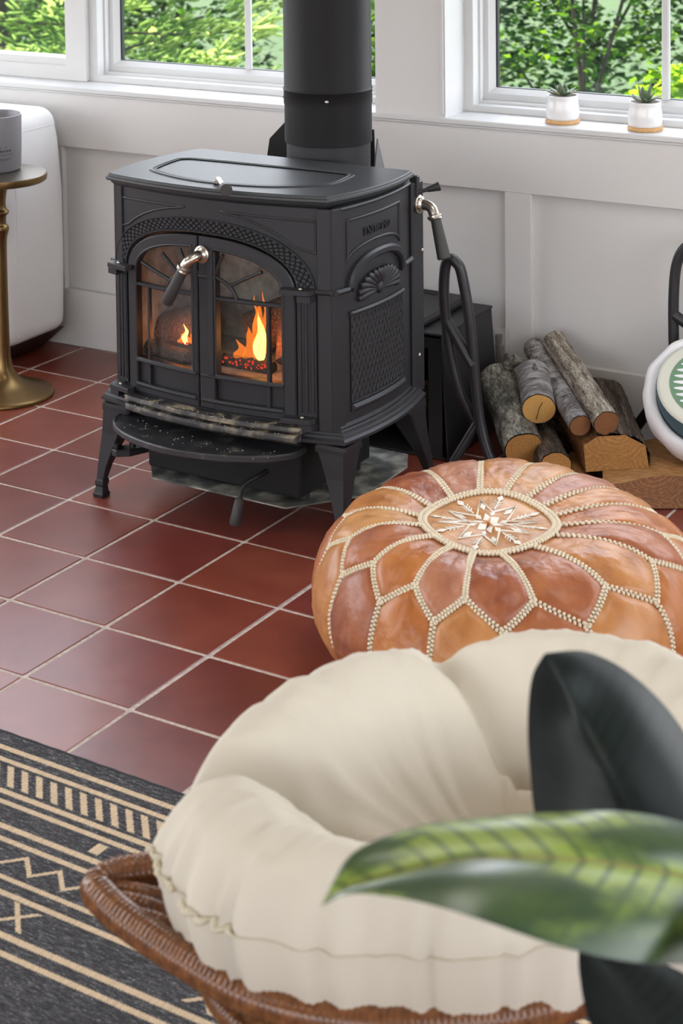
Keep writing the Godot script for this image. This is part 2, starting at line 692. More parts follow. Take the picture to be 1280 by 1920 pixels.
func room() -> void:
	var w := struct("wall_back", "greige panelled wall below the windows behind the stove")
	var m: Material = M.wall_paint
	var b := MB.new()
	b.box(Vector3(0.75, 0.3, -0.09), Vector3(6.7, 0.62, 0.144))
	part("wall_panel", b, m, w)
	b = MB.new()
	b.box(Vector3(0.75, 0.5545, -0.009), Vector3(6.7, 0.135, 0.018), 0.0012)
	part("apron_rail", b, m, w)
	for x in [-2.1, -1.4, -0.731, -0.15, 0.4935, 1.12, 1.75, 2.4, 3.1]:
		b = MB.new()
		b.box(Vector3(x, 0.312, -0.0095), Vector3(0.061, 0.352, 0.017), 0.0012)
		part("stile", b, m, w)
	# posts between the openings, and the wall above them
	var prev := -2.6
	for k in openings.size() + 1:
		var x1: float = openings[k][0] if k < openings.size() else 4.1
		if k != 1:
			b = MB.new()
			b.box(Vector3((prev + x1) / 2, (SILL - 0.012 + TOP) / 2, -0.081), Vector3(x1 - prev, TOP - SILL + 0.012, 0.162), 0.001)
			part("window_post", b, m, w)
		prev = openings[k][1] if k < openings.size() else 0.0
	b = MB.new()
	b.box(Vector3(0.75, (TOP + 2.6) / 2, -0.081), Vector3(6.7, 2.6 - TOP, 0.162))
	part("header", b, m, w)
	var bb := struct("baseboard_back", "greige baseboard along the window wall")
	b = MB.new()
	b.box(Vector3(0.75, 0.069, -0.0085), Vector3(6.66, 0.138, 0.017), 0.0015)
	part("board", b, m, bb)
	for s in [[0.4465, 0.118], [-0.83, 0.03]]:
		b = MB.new()
		b.lathe([Vector2(0.004, 0), Vector2(0.0038, 0.001), Vector2(0.001, 0.0016)], 10, Transform3D(Basis(Vector3.RIGHT, PI / 2), Vector3(s[0], s[1], 0)))
		part("paint_plug", b, m, bb)
	# white stool under the windows and the thin bead beside the right-hand opening
	var tr := struct("trim_1", "white window stool running under the windows")
	b = MB.new()
	b.box(Vector3(0.75, 0.628, -0.075), Vector3(6.68, 0.012, 0.166), 0.002)
	part("stool_board", b, M.white_paint, tr)
	b = MB.new()
	b.box(Vector3(0.75, 0.6195, -0.02), Vector3(6.68, 0.005, 0.05), 0.0015)
	part("stool_bead", b, M.white_paint, tr)
	for k in range(2, 5):
		for side in 2:
			b = MB.new()
			var x: float = openings[k][side] + (-0.004 if side == 0 else 0.004)
			if k == 1:
				continue
			b.box(Vector3(x, (SILL + TOP) / 2 + 0.003, 0.001), Vector3(0.008, TOP - SILL - 0.006, 0.006), 0.001)
			part("bead", b, M.white_paint, tr)
	# jamb linings
	for k in range(0, 5):
		for side in 2:
			if (k == 0 and side == 1) or (k == 1 and side == 0):
				continue
			b = MB.new()
			var x: float = openings[k][side] + (0.001 if side == 0 else -0.001)
			b.box(Vector3(x, (SILL + TOP) / 2, -0.048), Vector3(0.004, TOP - SILL, 0.096))
			part("jamb", b, M.white_paint, tr)
	# the other walls and the ceiling, with big unseen windows, the front ones added as fill light
	side_wall("wall_left", -2.6, "greige wall at the left end of the sunroom")
	side_wall("wall_right", 4.1, "greige wall at the right end of the sunroom")
	var f := struct("wall_front", "greige wall behind the viewer")
	for q in [[-2.76, 4.26, 0.0, 0.4], [-2.76, 4.26, 2.3, 2.6], [-2.76, -2.3, 0.4, 2.3], [-0.5, -0.3, 0.4, 2.3], [1.6, 1.8, 0.4, 2.3], [3.7, 4.26, 0.4, 2.3]]:
		b = MB.new()
		b.box(Vector3((q[0] + q[1]) / 2, (q[2] + q[3]) / 2, 6.08), Vector3(q[1] - q[0], q[3] - q[2], 0.16))
		part("wall_panel", b, M.plain_wall, f)
	b = MB.new()
	b.box(Vector3(0.75, 2.72, 7.8), Vector3(9.0, 0.12, 3.4))
	part("added_sun_block", b, M.plain_wall, f)  # unseen slab added to keep direct sun out of the front openings
	var c := struct("ceiling", "white flat ceiling of the sunroom")
	b = MB.new()
	b.box(Vector3(0.75, 2.68, 3.0), Vector3(7.6, 0.16, 6.9))
	part("ceiling_board", b, M.ceiling_paint, c)


func side_wall(called: String, x: float, label: String) -> void:
	var w := struct(called, label)
	var s := -0.08 if x < 0 else 0.08
	for q in [[0.0, 0.634, -0.16, 6.0], [2.1, 2.6, -0.16, 6.0], [0.634, 2.1, -0.16, 0.35], [0.634, 2.1, 1.55, 1.7], [0.634, 2.1, 2.9, 3.05], [0.634, 2.1, 4.25, 6.0]]:
		var b := MB.new()
		b.box(Vector3(x + s, (q[0] + q[1]) / 2, (q[2] + q[3]) / 2), Vector3(0.16, q[1] - q[0], q[3] - q[2]))
		part("wall_panel", b, M.plain_wall, w)


func floor_tiles() -> void:
	var fl := struct("floor", "red terracotta tile floor with pale grout joints")
	fl.position = Vector3(-0.6727, 0, 0.7973)
	fl.rotation.y = -0.029662
	var b := MB.new()
	b.box(Vector3(1.35, -0.0515, 2.2), Vector3(7.4, 0.1, 7.0))
	part("grout_bed", b, M.grout, fl)
	# tile variants: bevelled, slightly cushioned
	var meshes := []
	for k in 4:
		b = MB.new()
		var h := 0.0976 - 0.0003 * k
		var q := PackedVector2Array()
		for c in 4:
			for a in 3:
				var f := PI * 0.5 * c + PI * 0.25 * a
				var cen := Vector2(h - 0.004, h - 0.004) * Vector2([1, -1, -1, 1][c], [1, 1, -1, -1][c])
				q.append(cen + Vector2(cos(f), sin(f)) * 0.004)
		b.stack(q, [[0.0, -0.008], [0.0, -0.0016], [-0.0006, -0.0007], [-0.0018, 0.0]], func(x, y, d): return Vector3(x, d, -y), false, true)
		meshes.append(b.mesh())
	var rest := MB.new()
	rng.seed = 11
	for i in range(-10, 25):
		for j in range(-5, 27):
			var c := Vector3((i + 0.5) * 0.2, 0, (j - 0.5) * 0.2 - 0.0)
			var p := fl.transform * c
			if p.z < 0.02 or p.z > 6.0 or p.x < -2.5 or p.x > 4.0:
				continue
			var tilt := Vector3(rng.randf_range(-0.0012, 0.0012), rng.randf_range(-0.004, 0.004), rng.randf_range(-0.0012, 0.0012))
			var kind := rng.randi() % 4
			var tone := rng.randi() % 5
			if p.x > -1.3 and p.x < 1.35 and p.z < 2.25:
				var o := MeshInstance3D.new()
				o.mesh = meshes[kind]
				o.material_override = M["tile_%d" % tone]
				o.position = c + Vector3(0, -0.0004, 0)
				o.rotation = tilt
				o.name = "tile"
				fl.add_child(o, true)
			else:
				rest.box(c + Vector3(0, -0.004, 0), Vector3(0.195, 0.008, 0.195), 0.001)
	var r := part("tile_field", rest, M.tile_0, fl)
	r.set_meta("kind", "stuff")


func frame_ring(b: MB, x0: float, y0: float, x1: float, y1: float, wx: float, wy: float, z0: float, z1: float, ch := 0.0012) -> void:
	# rectangular frame from its outer edges inwards, front at z1
	b.slab(rect2(x0, y0, x1, y1), [rect2(x0 + wx, y0 + wy, x1 - wx, y1 - wy)], z0, z1, func(x, y, d): return Vector3(x, y, d), (x1 - x0) * 0.5, ch)


func windows() -> void:
	var wp: Material = M.white_paint
	var glass_rect := []
	for k in openings.size():
		var o := struct("window_%d" % (k + 1), ["white framed window pane at the far left", "white framed window with a muntin behind the stovepipe", "white framed window with a muntin above two potted succulents", "white framed window to the right of the succulents", "white framed window at the right end of the wall"][k])
		var x0: float = openings[k][0]
		var x1: float = openings[k][1]
		var y0 := SILL
		var b := MB.new()
		if k == 0:
			# nearer, flatter sash of the left unit
			frame_ring(b, x0, y0, x1 + 0.002, TOP, 0.0225, 0.036, -0.15, -0.082)
			part("frame", b, wp, o)
			b = MB.new()
			frame_ring(b, x0 + 0.02, y0 + 0.034, x1 - 0.0195, TOP - 0.02, 0.006, 0.02, -0.14, -0.088, 0.002)
			part("sash", b, wp, o)
			glass_rect = [x0 + 0.02, y0 + 0.05, x1 - 0.02, TOP - 0.03, -0.11]
		else:
			frame_ring(b, x0, y0, x1, TOP, 0.024, 0.015, -0.16, -0.096)
			part("frame", b, wp, o)
			b = MB.new()
			frame_ring(b, x0 + 0.022, y0 + 0.013, x1 - 0.022, TOP - 0.02, 0.007, 0.008, -0.16, -0.124)
			part("stop", b, wp, o)
			b = MB.new()
			frame_ring(b, x0 + 0.027, y0 + 0.019, x1 - 0.027, TOP - 0.03, 0.014, 0.018, -0.175, -0.141, 0.0015)
			part("sash", b, wp, o)
			# bevelled glazing bead
			b = MB.new()
			var o1 := rect2(x0 + 0.040, y0 + 0.036, x1 - 0.040, TOP - 0.045)
			var i1 := MB.inset(o1, 0.011)
			for e in 4:
				var g := (e + 1) % 4
				b.quad(Vector3(o1[e].x, o1[e].y, -0.1425), Vector3(o1[g].x, o1[g].y, -0.1425), Vector3(i1[g].x, i1[g].y, -0.156), Vector3(i1[e].x, i1[e].y, -0.156))
			part("glazing_bead", b, wp, o)
			b = MB.new()
			frame_ring(b, x0 + 0.050, y0 + 0.045, x1 - 0.050, TOP - 0.054, 0.0045, 0.0035, -0.168, -0.157, 0.0005)
			part("gasket", b, M.gasket, o)
			glass_rect = [x0 + 0.05, y0 + 0.045, x1 - 0.05, TOP - 0.054, -0.162]
			b = MB.new()
			var mx = (x0 + x1) / 2 + ([0, -0.001, 0.003, 0, 0][k])
			b.box(Vector3(mx, (y0 + TOP) / 2, -0.157), Vector3(0.0165, TOP - y0 - 0.09, 0.012), 0.003)
			part("muntin", b, wp, o)
		b = MB.new()
		b.box(Vector3((glass_rect[0] + glass_rect[2]) / 2, (glass_rect[1] + glass_rect[3]) / 2, glass_rect[4]), Vector3(glass_rect[2] - glass_rect[0], glass_rect[3] - glass_rect[1], 0.003))
		part("pane", b, M.pane, o)
		# outer sill
		b = MB.new()
		b.box(Vector3((x0 + x1) / 2, y0 - 0.02, -0.20), Vector3(x1 - x0 + 0.05, 0.03, 0.1), 0.003)
		part("outer_sill", b, wp, o)
	# the flat mullion between the two left windows
	var t := struct("trim_2", "flat white mullion between the two left windows")
	var b2 := MB.new()
	b2.box(Vector3(-0.7055, (SILL + TOP) / 2, -0.121), Vector3(0.045, TOP - SILL, 0.08), 0.0015)
	part("mullion", b2, wp, t)


# ------------------------------------------------------------------ the stove (u right, v up, w to the front)
const UC := -0.018


func wf(u: float) -> float:
	return 0.128 + 0.035 * (1.0 - pow((u + 0.01) / 0.24, 2))


func us(w: float) -> float:
	return 0.233 + 0.018 * (1.0 - pow((w + 0.01) / 0.145, 2))


func PF(u: float, v: float, d: float) -> Vector3:
	return Vector3(u, v, wf(u) + d)


func PR(s: float, v: float, d: float) -> Vector3:
	return Vector3(us(-s) + d, v, -s)


func PL(s: float, v: float, d: float) -> Vector3:
	return Vector3(-us(s) - d - 0.012, v, s)


func PT(x: float, y: float, d: float) -> Vector3:
	return Vector3(x, d, -y)


func arch(u0: float, u1: float, spring: float, crown: float, ex: float, n := 28) -> Array:
	# points of a flattened arch from right to left
	var out := []
	var c := (u0 + u1) / 2
	var h := (u1 - u0) / 2
	for k in n + 1:
		var a := PI * k / n
		var x := signf(cos(a)) * pow(absf(cos(a)), 2.0 / ex)
		var y := pow(absf(sin(a)), 2.0 / ex)
		out.append(Vector2(c + h * x, spring + (crown - spring) * y))
	return out


func arch_poly(u0: float, u1: float, bottom: float, spring: float, crown: float, ex: float) -> PackedVector2Array:
	var p := PackedVector2Array([Vector2(u0, bottom), Vector2(u1, bottom)])
	for q in arch(u0, u1, spring, crown, ex):
		p.append(q)
	return p


func mapped(pts: Array, f: Callable, d := 0.0, step := 0.008) -> PackedVector3Array:
	var out := PackedVector3Array()
	for i in pts.size() - 1:
		var a: Vector2 = pts[i]
		var b: Vector2 = pts[i + 1]
		var n := maxi(1, int(ceil(a.distance_to(b) / step)))
		for k in n:
			var q := a.lerp(b, float(k) / n)
			out.append(f.call(q.x, q.y, d))
	var l: Vector2 = pts[-1]
	out.append(f.call(l.x, l.y, d))
	return out


func bowed(fl: Vector2, fr: Vector2, br: Vector2, bl: Vector2, bf: float, bs: float, bb := 0.0) -> PackedVector2Array:
	# plan outline (u, w) with bowed front and sides, returned as (u, -w)
	var out := PackedVector2Array()
	var segs := [[fl, fr, bf], [fr, br, bs], [br, bl, bb], [bl, fl, bs]]
	for s in segs:
		var a: Vector2 = s[0]
		var b: Vector2 = s[1]
		var nrm := Vector2(-(b - a).y, (b - a).x).normalized()
		for k in 18:
			var t := k / 18.0
			var q = a.lerp(b, t) + nrm * s[2] * (1.0 - pow(2 * t - 1, 2))
			out.append(Vector2(q.x, -q.y))
	return MB.ccw(out)


func stove() -> void:
	var S := thing("wood_stove", "black cast iron wood stove with arched glass doors and a small fire inside", "wood stove", Vector3(0.2445, 0, 0.6225), -0.0329)
	var iron: Material = M.iron
	var b := MB.new()
	# --- top plate with its moulded edge
	var top := bowed(Vector2(-0.249, 0.149), Vector2(0.228, 0.131), Vector2(0.245, -0.153), Vector2(-0.241, -0.149), 0.034, 0.022)
	b.stack(top, [[-0.026, 0.585], [-0.022, 0.590], [-0.021, 0.595], [-0.014, 0.598], [-0.009, 0.603], [-0.008, 0.606], [-0.002, 0.6075], [0.0, 0.6105], [-0.0005, 0.614], [-0.004, 0.6155], [-0.0045, 0.618], [-0.006, 0.620]], PT, true, true)
	part("top_plate", b, M.iron_top, S)
	# griddle lid with a groove round it
	var gr := smooth([Vector3(-0.205, 0, 0.055), Vector3(-0.185, 0, 0.092), Vector3(-0.10, 0, 0.126), Vector3(-0.01, 0, 0.134), Vector3(0.09, 0, 0.113), Vector3(0.168, 0, 0.06), Vector3(0.184, 0, 0.022), Vector3(0.178, 0, -0.042), Vector3(0.168, 0, -0.06), Vector3(0.135, 0, -0.067), Vector3(-0.01, 0, -0.062), Vector3(-0.17, 0, -0.052), Vector3(-0.203, 0, -0.04), Vector3(-0.214, 0, -0.02)], 5, true)
	var gp := PackedVector2Array()
	for p in gr:
		gp.append(Vector2(p.x, -p.z))
	b = MB.new()
	b.stack(gp, [[0.0, 0.6195], [0.0, 0.6215], [-0.0015, 0.6225], [-0.006, 0.6225], [-0.0075, 0.6205], [-0.0095, 0.6205], [-0.0105, 0.6218], [-0.014, 0.6222]], PT, false, true)
	part("griddle_lid", b, M.iron_top, S)
	# --- front with the arched door opening
	b = MB.new()
	var hole := arch_poly(-0.207, 0.172, 0.214, 0.438, 0.534, 2.35)
	b.slab(rect2(-0.236, 0.19, 0.229, 0.598), [hole], -0.016, 0.0, PF, 0.012, 0.0015, true)
	# sunk spandrel panels: raised borders
	for side in [-1.0, 1.0]:
		var q := []
		for p in [[0.219, 0.575], [0.219, 0.518]]:
			q.append(Vector2(UC + side * p[0] + 0.004, p[1]))
		for p in arch(UC - 0.224, UC + 0.224, 0.45, 0.579, 2.1, 30):
			if (p.x - UC) * side > 0.05 and p.y > 0.52:
				q.append(p)
		var tail: Array = q.slice(2)
		tail.sort_custom(func(m, n): return (m.x - UC) * side > (n.x - UC) * side)
		var line := [q[0], q[1]] + tail + [Vector2(UC + side * 0.04, 0.579), q[0]]
		b.tube(mapped(line, PF, 0.0), 0.0024, 6)
	# corner posts on the front
	b.slab(rect2(-0.238, 0.2, -0.219, 0.598), [], -0.004, 0.004, PF, 0.02, 0.0015)
	b.slab(rect2(0.208, 0.2, 0.2335, 0.598), [], -0.004, 0.004, PF, 0.02, 0.0015)
	# mid bands on the posts
	for q in [[-0.252, -0.214], [0.203, 0.2375]]:
		b.slab(rect2(q[0], 0.446, q[1], 0.455), [], -0.01, 0.011, PF, 0.02, 0.004)
	# pilasters beside the doors
	for q in [[-0.232, -0.207], [0.172, 0.206]]:
		b.slab(rect2(q[0], 0.226, q[1], 0.438), [], -0.004, 0.006, PF, 0.02, 0.001)
		for k in 3:
			var x: float = lerpf(q[0], q[1], (k + 0.5) / 3)
			b.tube(mapped([Vector2(x, 0.234), Vector2(x, 0.432)], PF, 0.006, 0.05), 0.0034, 8)
	part("front_casting", b, iron, S)
	# cross-hatched arch band
	part("hatched_band", hatch_band(), iron, S)
	# --- right side casting
	b = MB.new()
	b.slab(rect2(-0.131, 0.19, 0.152, 0.598), [], -0.012, 0.0, PR, 0.012, 0.001)
	b.slab(rect2(-0.131, 0.2, -0.104, 0.598), [], 0.0, 0.004, PR, 0.02, 0.001)
	b.slab(rect2(-0.131, 0.446, -0.094, 0.456), [], 0.0, 0.013, PR, 0.02, 0.004)
	b.slab(rect2(0.103, 0.448, 0.15, 0.458), [], 0.0, 0.011, PR, 0.02, 0.004)
	b.slab(rect2(-0.112, 0.592, 0.150, 0.598), [], 0.0, 0.006, PR, 0.02, 0.002)
	# arched band
	var oa := arch(-0.094, 0.104, 0.452, 0.509, 2.3)
	var ia := arch(-0.083, 0.093, 0.444, 0.493, 2.3)
	var band := PackedVector2Array()
	for p in oa:
		band.append(p)
	ia.reverse()
	for p in ia:
		band.append(p)
	b.slab(band, [], 0.0, 0.011, PR, 0.012, 0.004)
	# name panel border
	b.tube(mapped([Vector2(-0.09, 0.502), Vector2(-0.09, 0.572), Vector2(0.092, 0.572), Vector2(0.092, 0.503)], PR), 0.0032, 6)
	var na := []
	for p in arch(-0.09, 0.092, 0.500, 0.525, 2.0, 18):
		na.append(p)
	b.tube(mapped(na, PR), 0.0036, 6)
	# sills over and under the hatched panel
	b.slab(rect2(-0.089, 0.401, 0.104, 0.409), [], 0.0, 0.008, PR, 0.02, 0.003)
	b.slab(rect2(-0.086, 0.228, 0.105, 0.241), [], 0.0, 0.009, PR, 0.02, 0.005)
	part("side_casting", b, iron, S)
	part("hatched_panel", hatch_panel(), iron, S)
	shell(S)
	var word := "INTREPID"
	for k in word.length():
		var tm := TextMesh.new()
		var sf := SystemFont.new()
		sf.font_names = PackedStringArray(["Droid Serif"])
		sf.font_weight = 700
		tm.font = sf
		tm.text = word[k]
		tm.font_size = 32
		tm.pixel_size = 0.00062
		tm.depth = 0.0045
		var o := part("raised_letter", tm, iron, S)
		var s := lerpf(-0.046, 0.046, (k + 0.5) / word.length())
		o.position = PR(s, 0.5435, 0.001)
		o.rotation.y = PI / 2 + atan2(us(-s + 0.004) - us(-s - 0.004), 0.008)
	# left side, back plate, floor of the body
	b = MB.new()
	b.slab(rect2(-0.152, 0.19, 0.128, 0.598), [], -0.012, 0.0, PL, 0.02, 0.001)
	part("side_plate", b, iron, S)
	b = MB.new()
	b.box(Vector3(0.005, 0.392, -0.176), Vector3(0.47, 0.405, 0.044), 0.003)
	part("back_plate", b, M.iron, S)
	b = MB.new()
	b.box(Vector3(-0.005, 0.2, -0.01), Vector3(0.46, 0.012, 0.28))
	part("bottom_plate", b, M.dark_steel, S)
	for p in [Vector3(0.240, 0.262, -0.176), Vector3(0.240, 0.46, -0.19)]:
		b = MB.new()
		b.ball(p, Vector3(0.003, 0.004, 0.004))
		part("bolt_head", b, M.nickel, S)
	# --- base moulding
	b = MB.new()
	var base := bowed(Vector2(-0.272, 0.146), Vector2(0.261, 0.137), Vector2(0.250, -0.182), Vector2(-0.262, -0.182), 0.036, 0.02)
	b.stack(base, [[-0.012, 0.178], [0.0, 0.184], [0.0, 0.189], [-0.005, 0.1925], [-0.007, 0.197], [-0.0095, 0.198], [-0.011, 0.2015], [-0.014, 0.202], [-0.0165, 0.2055], [-0.021, 0.206], [-0.025, 0.211], [-0.029, 0.2125], [-0.032, 0.217]], PT, true, true)
	part("base_moulding", b, M.iron, S)
	# dusty ledge under the doors
	b = MB.new()
	b.slab(rect2(-0.2, 0.2005, 0.19, 0.2105), [], 0.0, 0.032, PF, 0.02, 0.006)
	b.slab(rect2(-0.19, 0.186, 0.185, 0.199), [], 0.02, 0.0385, PF, 0.02, 0.004)
	part("door_ledge", b, M.ashy_iron, S)
	b = MB.new()
	rng.seed = 77
	for k in 130:
		var u := rng.randf_range(-0.18, 0.15)
		var on_lip := k % 3 == 0
		var c := Vector3(u, 0.1622, rng.randf_range(0.18, 0.235) - 0.9 * u * u) if on_lip else PF(u, 0.2108 if k % 3 == 1 else 0.1992, 0.012 + 0.018 * rng.randf() if k % 3 == 1 else rng.randf_range(0.022, 0.034))
		var r := rng.randf_range(0.0004, 0.0012)
		b.ball(c, Vector3(r * 1.6, r * 0.5, r), Basis(Vector3.UP, rng.randf() * 3.0), 3, 5)
	var fl := part("ash_flecks", b, mat("ash_pale", C(196, 188, 172), 0.95), S)
	fl.set_meta("kind", "stuff")
	# --- legs
	for q in [[-0.238, 0.112, -0.268, 0.156], [0.226, 0.102, 0.256, 0.143], [0.216, -0.15, 0.243, -0.206], [-0.23, -0.15, -0.262, -0.2]]:
		leg(S, Vector2(q[0], q[1]), Vector2(q[2], q[3]))
	# --- ash lip
	var lip := PackedVector2Array()
	for p in smooth([Vector3(-0.200, 0, 0.105), Vector3(-0.226, 0, 0.135), Vector3(-0.226, 0, 0.165), Vector3(-0.204, 0, 0.197), Vector3(-0.16, 0, 0.228), Vector3(-0.10, 0, 0.248), Vector3(-0.028, 0, 0.256), Vector3(0.05, 0, 0.243), Vector3(0.12, 0, 0.213), Vector3(0.160, 0, 0.18), Vector3(0.174, 0, 0.146), Vector3(0.168, 0, 0.112), Vector3(0.15, 0, 0.1)], 6):
		lip.append(Vector2(p.x, -p.z))
	b = MB.new()
	b.stack(lip, [[-0.003, 0.150], [0.0, 0.153], [0.0, 0.161], [-0.0015, 0.1635], [-0.004, 0.1635], [-0.0055, 0.1615]], PT, true, true)
	part("ash_lip", b, tri_mat("lip_iron", noise_tex(8, 0.012, 6, [[0.0, C(36, 36, 39)], [0.62, C(46, 46, 49)], [0.8, C(84, 80, 76)], [1.0, C(132, 124, 110)]], 512), 0.42, Vector3(3, 3, 3)), S)
	# --- ash pan housing, heat shield, levers below
	b = MB.new()
	b.box(Vector3(-0.01, 0.122, 0.0), Vector3(0.34, 0.116, 0.25), 0.004)
	part("ash_pan_housing", b, M.void_black, S)
	b = MB.new()
	b.stack(V2([[-0.225, -0.06], [-0.15, -0.152], [0.145, -0.152], [0.235, -0.03], [0.232, 0.14], [0.20, 0.2], [-0.19, 0.2], [-0.225, 0.14]]), [[0.0, 0.0535], [0.0, 0.056], [-0.001, 0.0565]], PT, true, true)
	part("bottom_heat_shield", b, M.dusty_sheet, S)
	for q in [[-0.17, -0.1], [0.16, -0.1], [0.16, 0.08], [-0.17, 0.08]]:
		b = MB.new()
		b.tube(PackedVector3Array([Vector3(q[0], 0.056, -q[1]), Vector3(q[0], 0.07, -q[1])]), 0.004, 8)
		part("shield_spacer", b, M.dark_steel, S)
	b = MB.new()
	b.box(Vector3(0.222, 0.166, 0.045), Vector3(0.03, 0.028, 0.008), 0.002)
	b.box(Vector3(0.205, 0.177, 0.02), Vector3(0.03, 0.006, 0.05), 0.001)
	part("bracket", b, M.iron, S)
	# ash door latch at the lower left
	b = MB.new()
	b.slab(V2([[-0.240, -0.158], [-0.226, -0.162], [-0.206, -0.147], [-0.186, -0.10], [-0.170, -0.05], [-0.198, -0.05], [-0.216, -0.09], [-0.234, -0.125], [-0.244, -0.145]]), [], 0.084, 0.096, func(x, y, d): return Vector3(x, d, -y), 0.5, 0.002, true)
	b.lathe([Vector2(0.006, 0.09), Vector2(0.006, 0.106), Vector2(0.004, 0.108)], 12, Transform3D(Basis(), Vector3(-0.213, 0, 0.128)))
	b.lathe([Vector2(0.005, 0.09), Vector2(0.005, 0.099), Vector2(0.0065, 0.1), Vector2(0.0065, 0.105), Vector2(0.004, 0.106)], 12, Transform3D(Basis(), Vector3(-0.233, 0, 0.152)))
	part("latch_lever", b, M.dark_steel, S)
	# ash drawer handle: bent rod and black grip
	b = MB.new()
	b.tube(smooth([Vector3(0.09, 0.105, 0.11), Vector3(0.085, 0.101, 0.15), Vector3(0.075, 0.094, 0.175), Vector3(0.072, 0.082, 0.186), Vector3(0.073, 0.070, 0.190)], 6), 0.0045, 8)
	part("drawer_rod", b, M.dark_steel, S)
	b = MB.new()
	b.lathe([Vector2(0.006, 0.0), Vector2(0.0085, -0.004), Vector2(0.0115, -0.044), Vector2(0.0095, -0.048)], 12, Transform3D(turn_basis(Vector3(0.06, 1, -0.25)), Vector3(0.073, 0.072, 0.190)))
	part("drawer_grip", b, M.black_wood, S)
	doors(S)
	firebox(S)
	levers(S)
	flue(S)


func hatch_band() -> MB:
	var b := MB.new()
	var rows := []
	var oa := arch(UC - 0.223, UC + 0.223, 0.446, 0.562, 2.25, 760)
	var ia := arch(UC - 0.191, UC + 0.191, 0.442, 0.536, 2.35, 760)
	# length along the band, so that the diamonds stay even
	var run := 0.0
	var lens := [0.0]
	for k in range(1, oa.size()):
		run += ((oa[k] + ia[k]) / 2).distance_to((oa[k - 1] + ia[k - 1]) / 2)
		lens.append(run)
	var n := 34
	for i in n + 1:
		var row := PackedVector3Array()
		var r := float(i) / n
		for k in oa.size():
			var p: Vector2 = oa[k].lerp(ia[k], r)
			var a: float = lens[k] / 0.0125
			var c: float = r * 2.6
			var h := 0.0
			if r > 0.06 and r < 0.94:
				var f1 := absf(fposmod(a + c, 1.0) - 0.5) * 2.0
				var f2 := absf(fposmod(a - c, 1.0) - 0.5) * 2.0
				h = 0.0030 * clampf((1.0 - maxf(f1, f2)) * 4.0, 0.0, 1.0)
			else:
				h = 0.0048
			row.append(PF(p.x, p.y, h))
		rows.append(row)
	rows.push_front(PackedVector3Array(oa.map(func(p): return PF(p.x, p.y, -0.001))))
	rows.append(PackedVector3Array(ia.map(func(p): return PF(p.x, p.y, -0.001))))
	b.grid(rows, FLAT, false, false)
	return b


func hatch_panel() -> MB:
	var b := MB.new()
	var rows := []
	var nx := 210
	var ny := 130
	for i in ny + 1:
		var row := PackedVector3Array()
		for j in nx + 1:
			var s := lerpf(-0.086, 0.103, float(j) / nx)
			var v := lerpf(0.243, 0.402, float(i) / ny)
			var f1 := absf(fposmod(s / 0.0128 + v / 0.0235, 1.0) - 0.5) * 2.0
			var f2 := absf(fposmod(s / 0.0128 - v / 0.0235, 1.0) - 0.5) * 2.0
			var h := 0.0024 * clampf((maxf(f1, f2) - 0.76) * 5.5, 0.0, 1.0)
			if i == 0 or j == 0 or i == ny or j == nx:
				h = 0.002
			row.append(PR(s, v, h + 0.0004))
		rows.append(row)
	b.grid(rows, FLAT)
	return b


func shell(S: Node3D) -> void:
	var b := MB.new()
	var c := Vector2(0.006, 0.432)
	var n := 15
	for k in n:
		var a := lerpf(-0.12, PI + 0.12, float(k) / (n - 1))
		var far := 0.060 - 0.018 * pow(sin(a), 2.0)
		far = 0.072 if k == 0 or k == n - 1 else far + 0.012
		var path := PackedVector3Array()
		var rad := []
		for i in 9:
			var t := i / 8.0
			var rr := lerpf(0.010, far, t)
			var bend := (0.16 if cos(a) > 0 else -0.16) * t * (1 - t) * 2.0
			path.append(PR(c.x + cos(a + bend) * rr * 1.0, c.y + sin(a + bend) * rr * 0.68, 0.001 + 0.004 * sin(t * PI * 0.8)))
			rad.append((0.0016 + 0.0062 * t) * (1.0 if i < 8 else 0.6))
		b.tube(path, rad, 8)
	b.ball(PR(c.x, c.y + 0.002, 0.0), Vector3(0.008, 0.0125, 0.0095))
	part("shell_ornament", b, M.iron, S)


func leg(S: Node3D, a: Vector2, f: Vector2) -> void:
	var b := MB.new()
	var g := b.group()
	var sx := signf(a.x)
	var sz := signf(a.y)
	var prev := PackedVector3Array()
	# height, share of the way to the foot, half width
	var prof := [[0.0, 1.0, 0.0115], [0.006, 1.0, 0.0125], [0.009, 1.0, 0.0105], [0.020, 0.97, 0.0085], [0.024, 0.965, 0.0100], [0.031, 0.94, 0.0100], [0.034, 0.93, 0.0078], [0.06, 0.72, 0.0105], [0.09, 0.43, 0.0150], [0.12, 0.20, 0.0200], [0.15, 0.06, 0.0262], [0.163, 0.0, 0.0290], [0.1635, 0.0, 0.0325], [0.171, 0.0, 0.0325], [0.178, 0.0, 0.030]]
	for p in prof:
		var c := a.lerp(f, p[1])
		var h: float = p[2]
		# keep the outer corner on the line of the casting
		var k = Vector2(sx, sz) * (0.036 - h) * (1.0 - p[1]) * 0.6
		c += k
		var ch := h * 0.12
		var row := PackedVector3Array()
		for q in [[1, -1, 0, 1], [1, 1, 0, -1], [1, 1, -1, 0], [-1, 1, 1, 0], [-1, 1, 0, -1], [-1, -1, 0, 1], [-1, -1, 1, 0], [1, -1, -1, 0]]:
			row.append(Vector3(c.x + q[0] * h + q[2] * ch, p[0], c.y - (q[1] * h + q[3] * ch)))
		if prev.size():
			b.grid([prev, row], FLAT, true)
		else:
			b.fan(row, true)
		prev = row
	b.fan(prev)
	part("leg", b, M.iron, S)


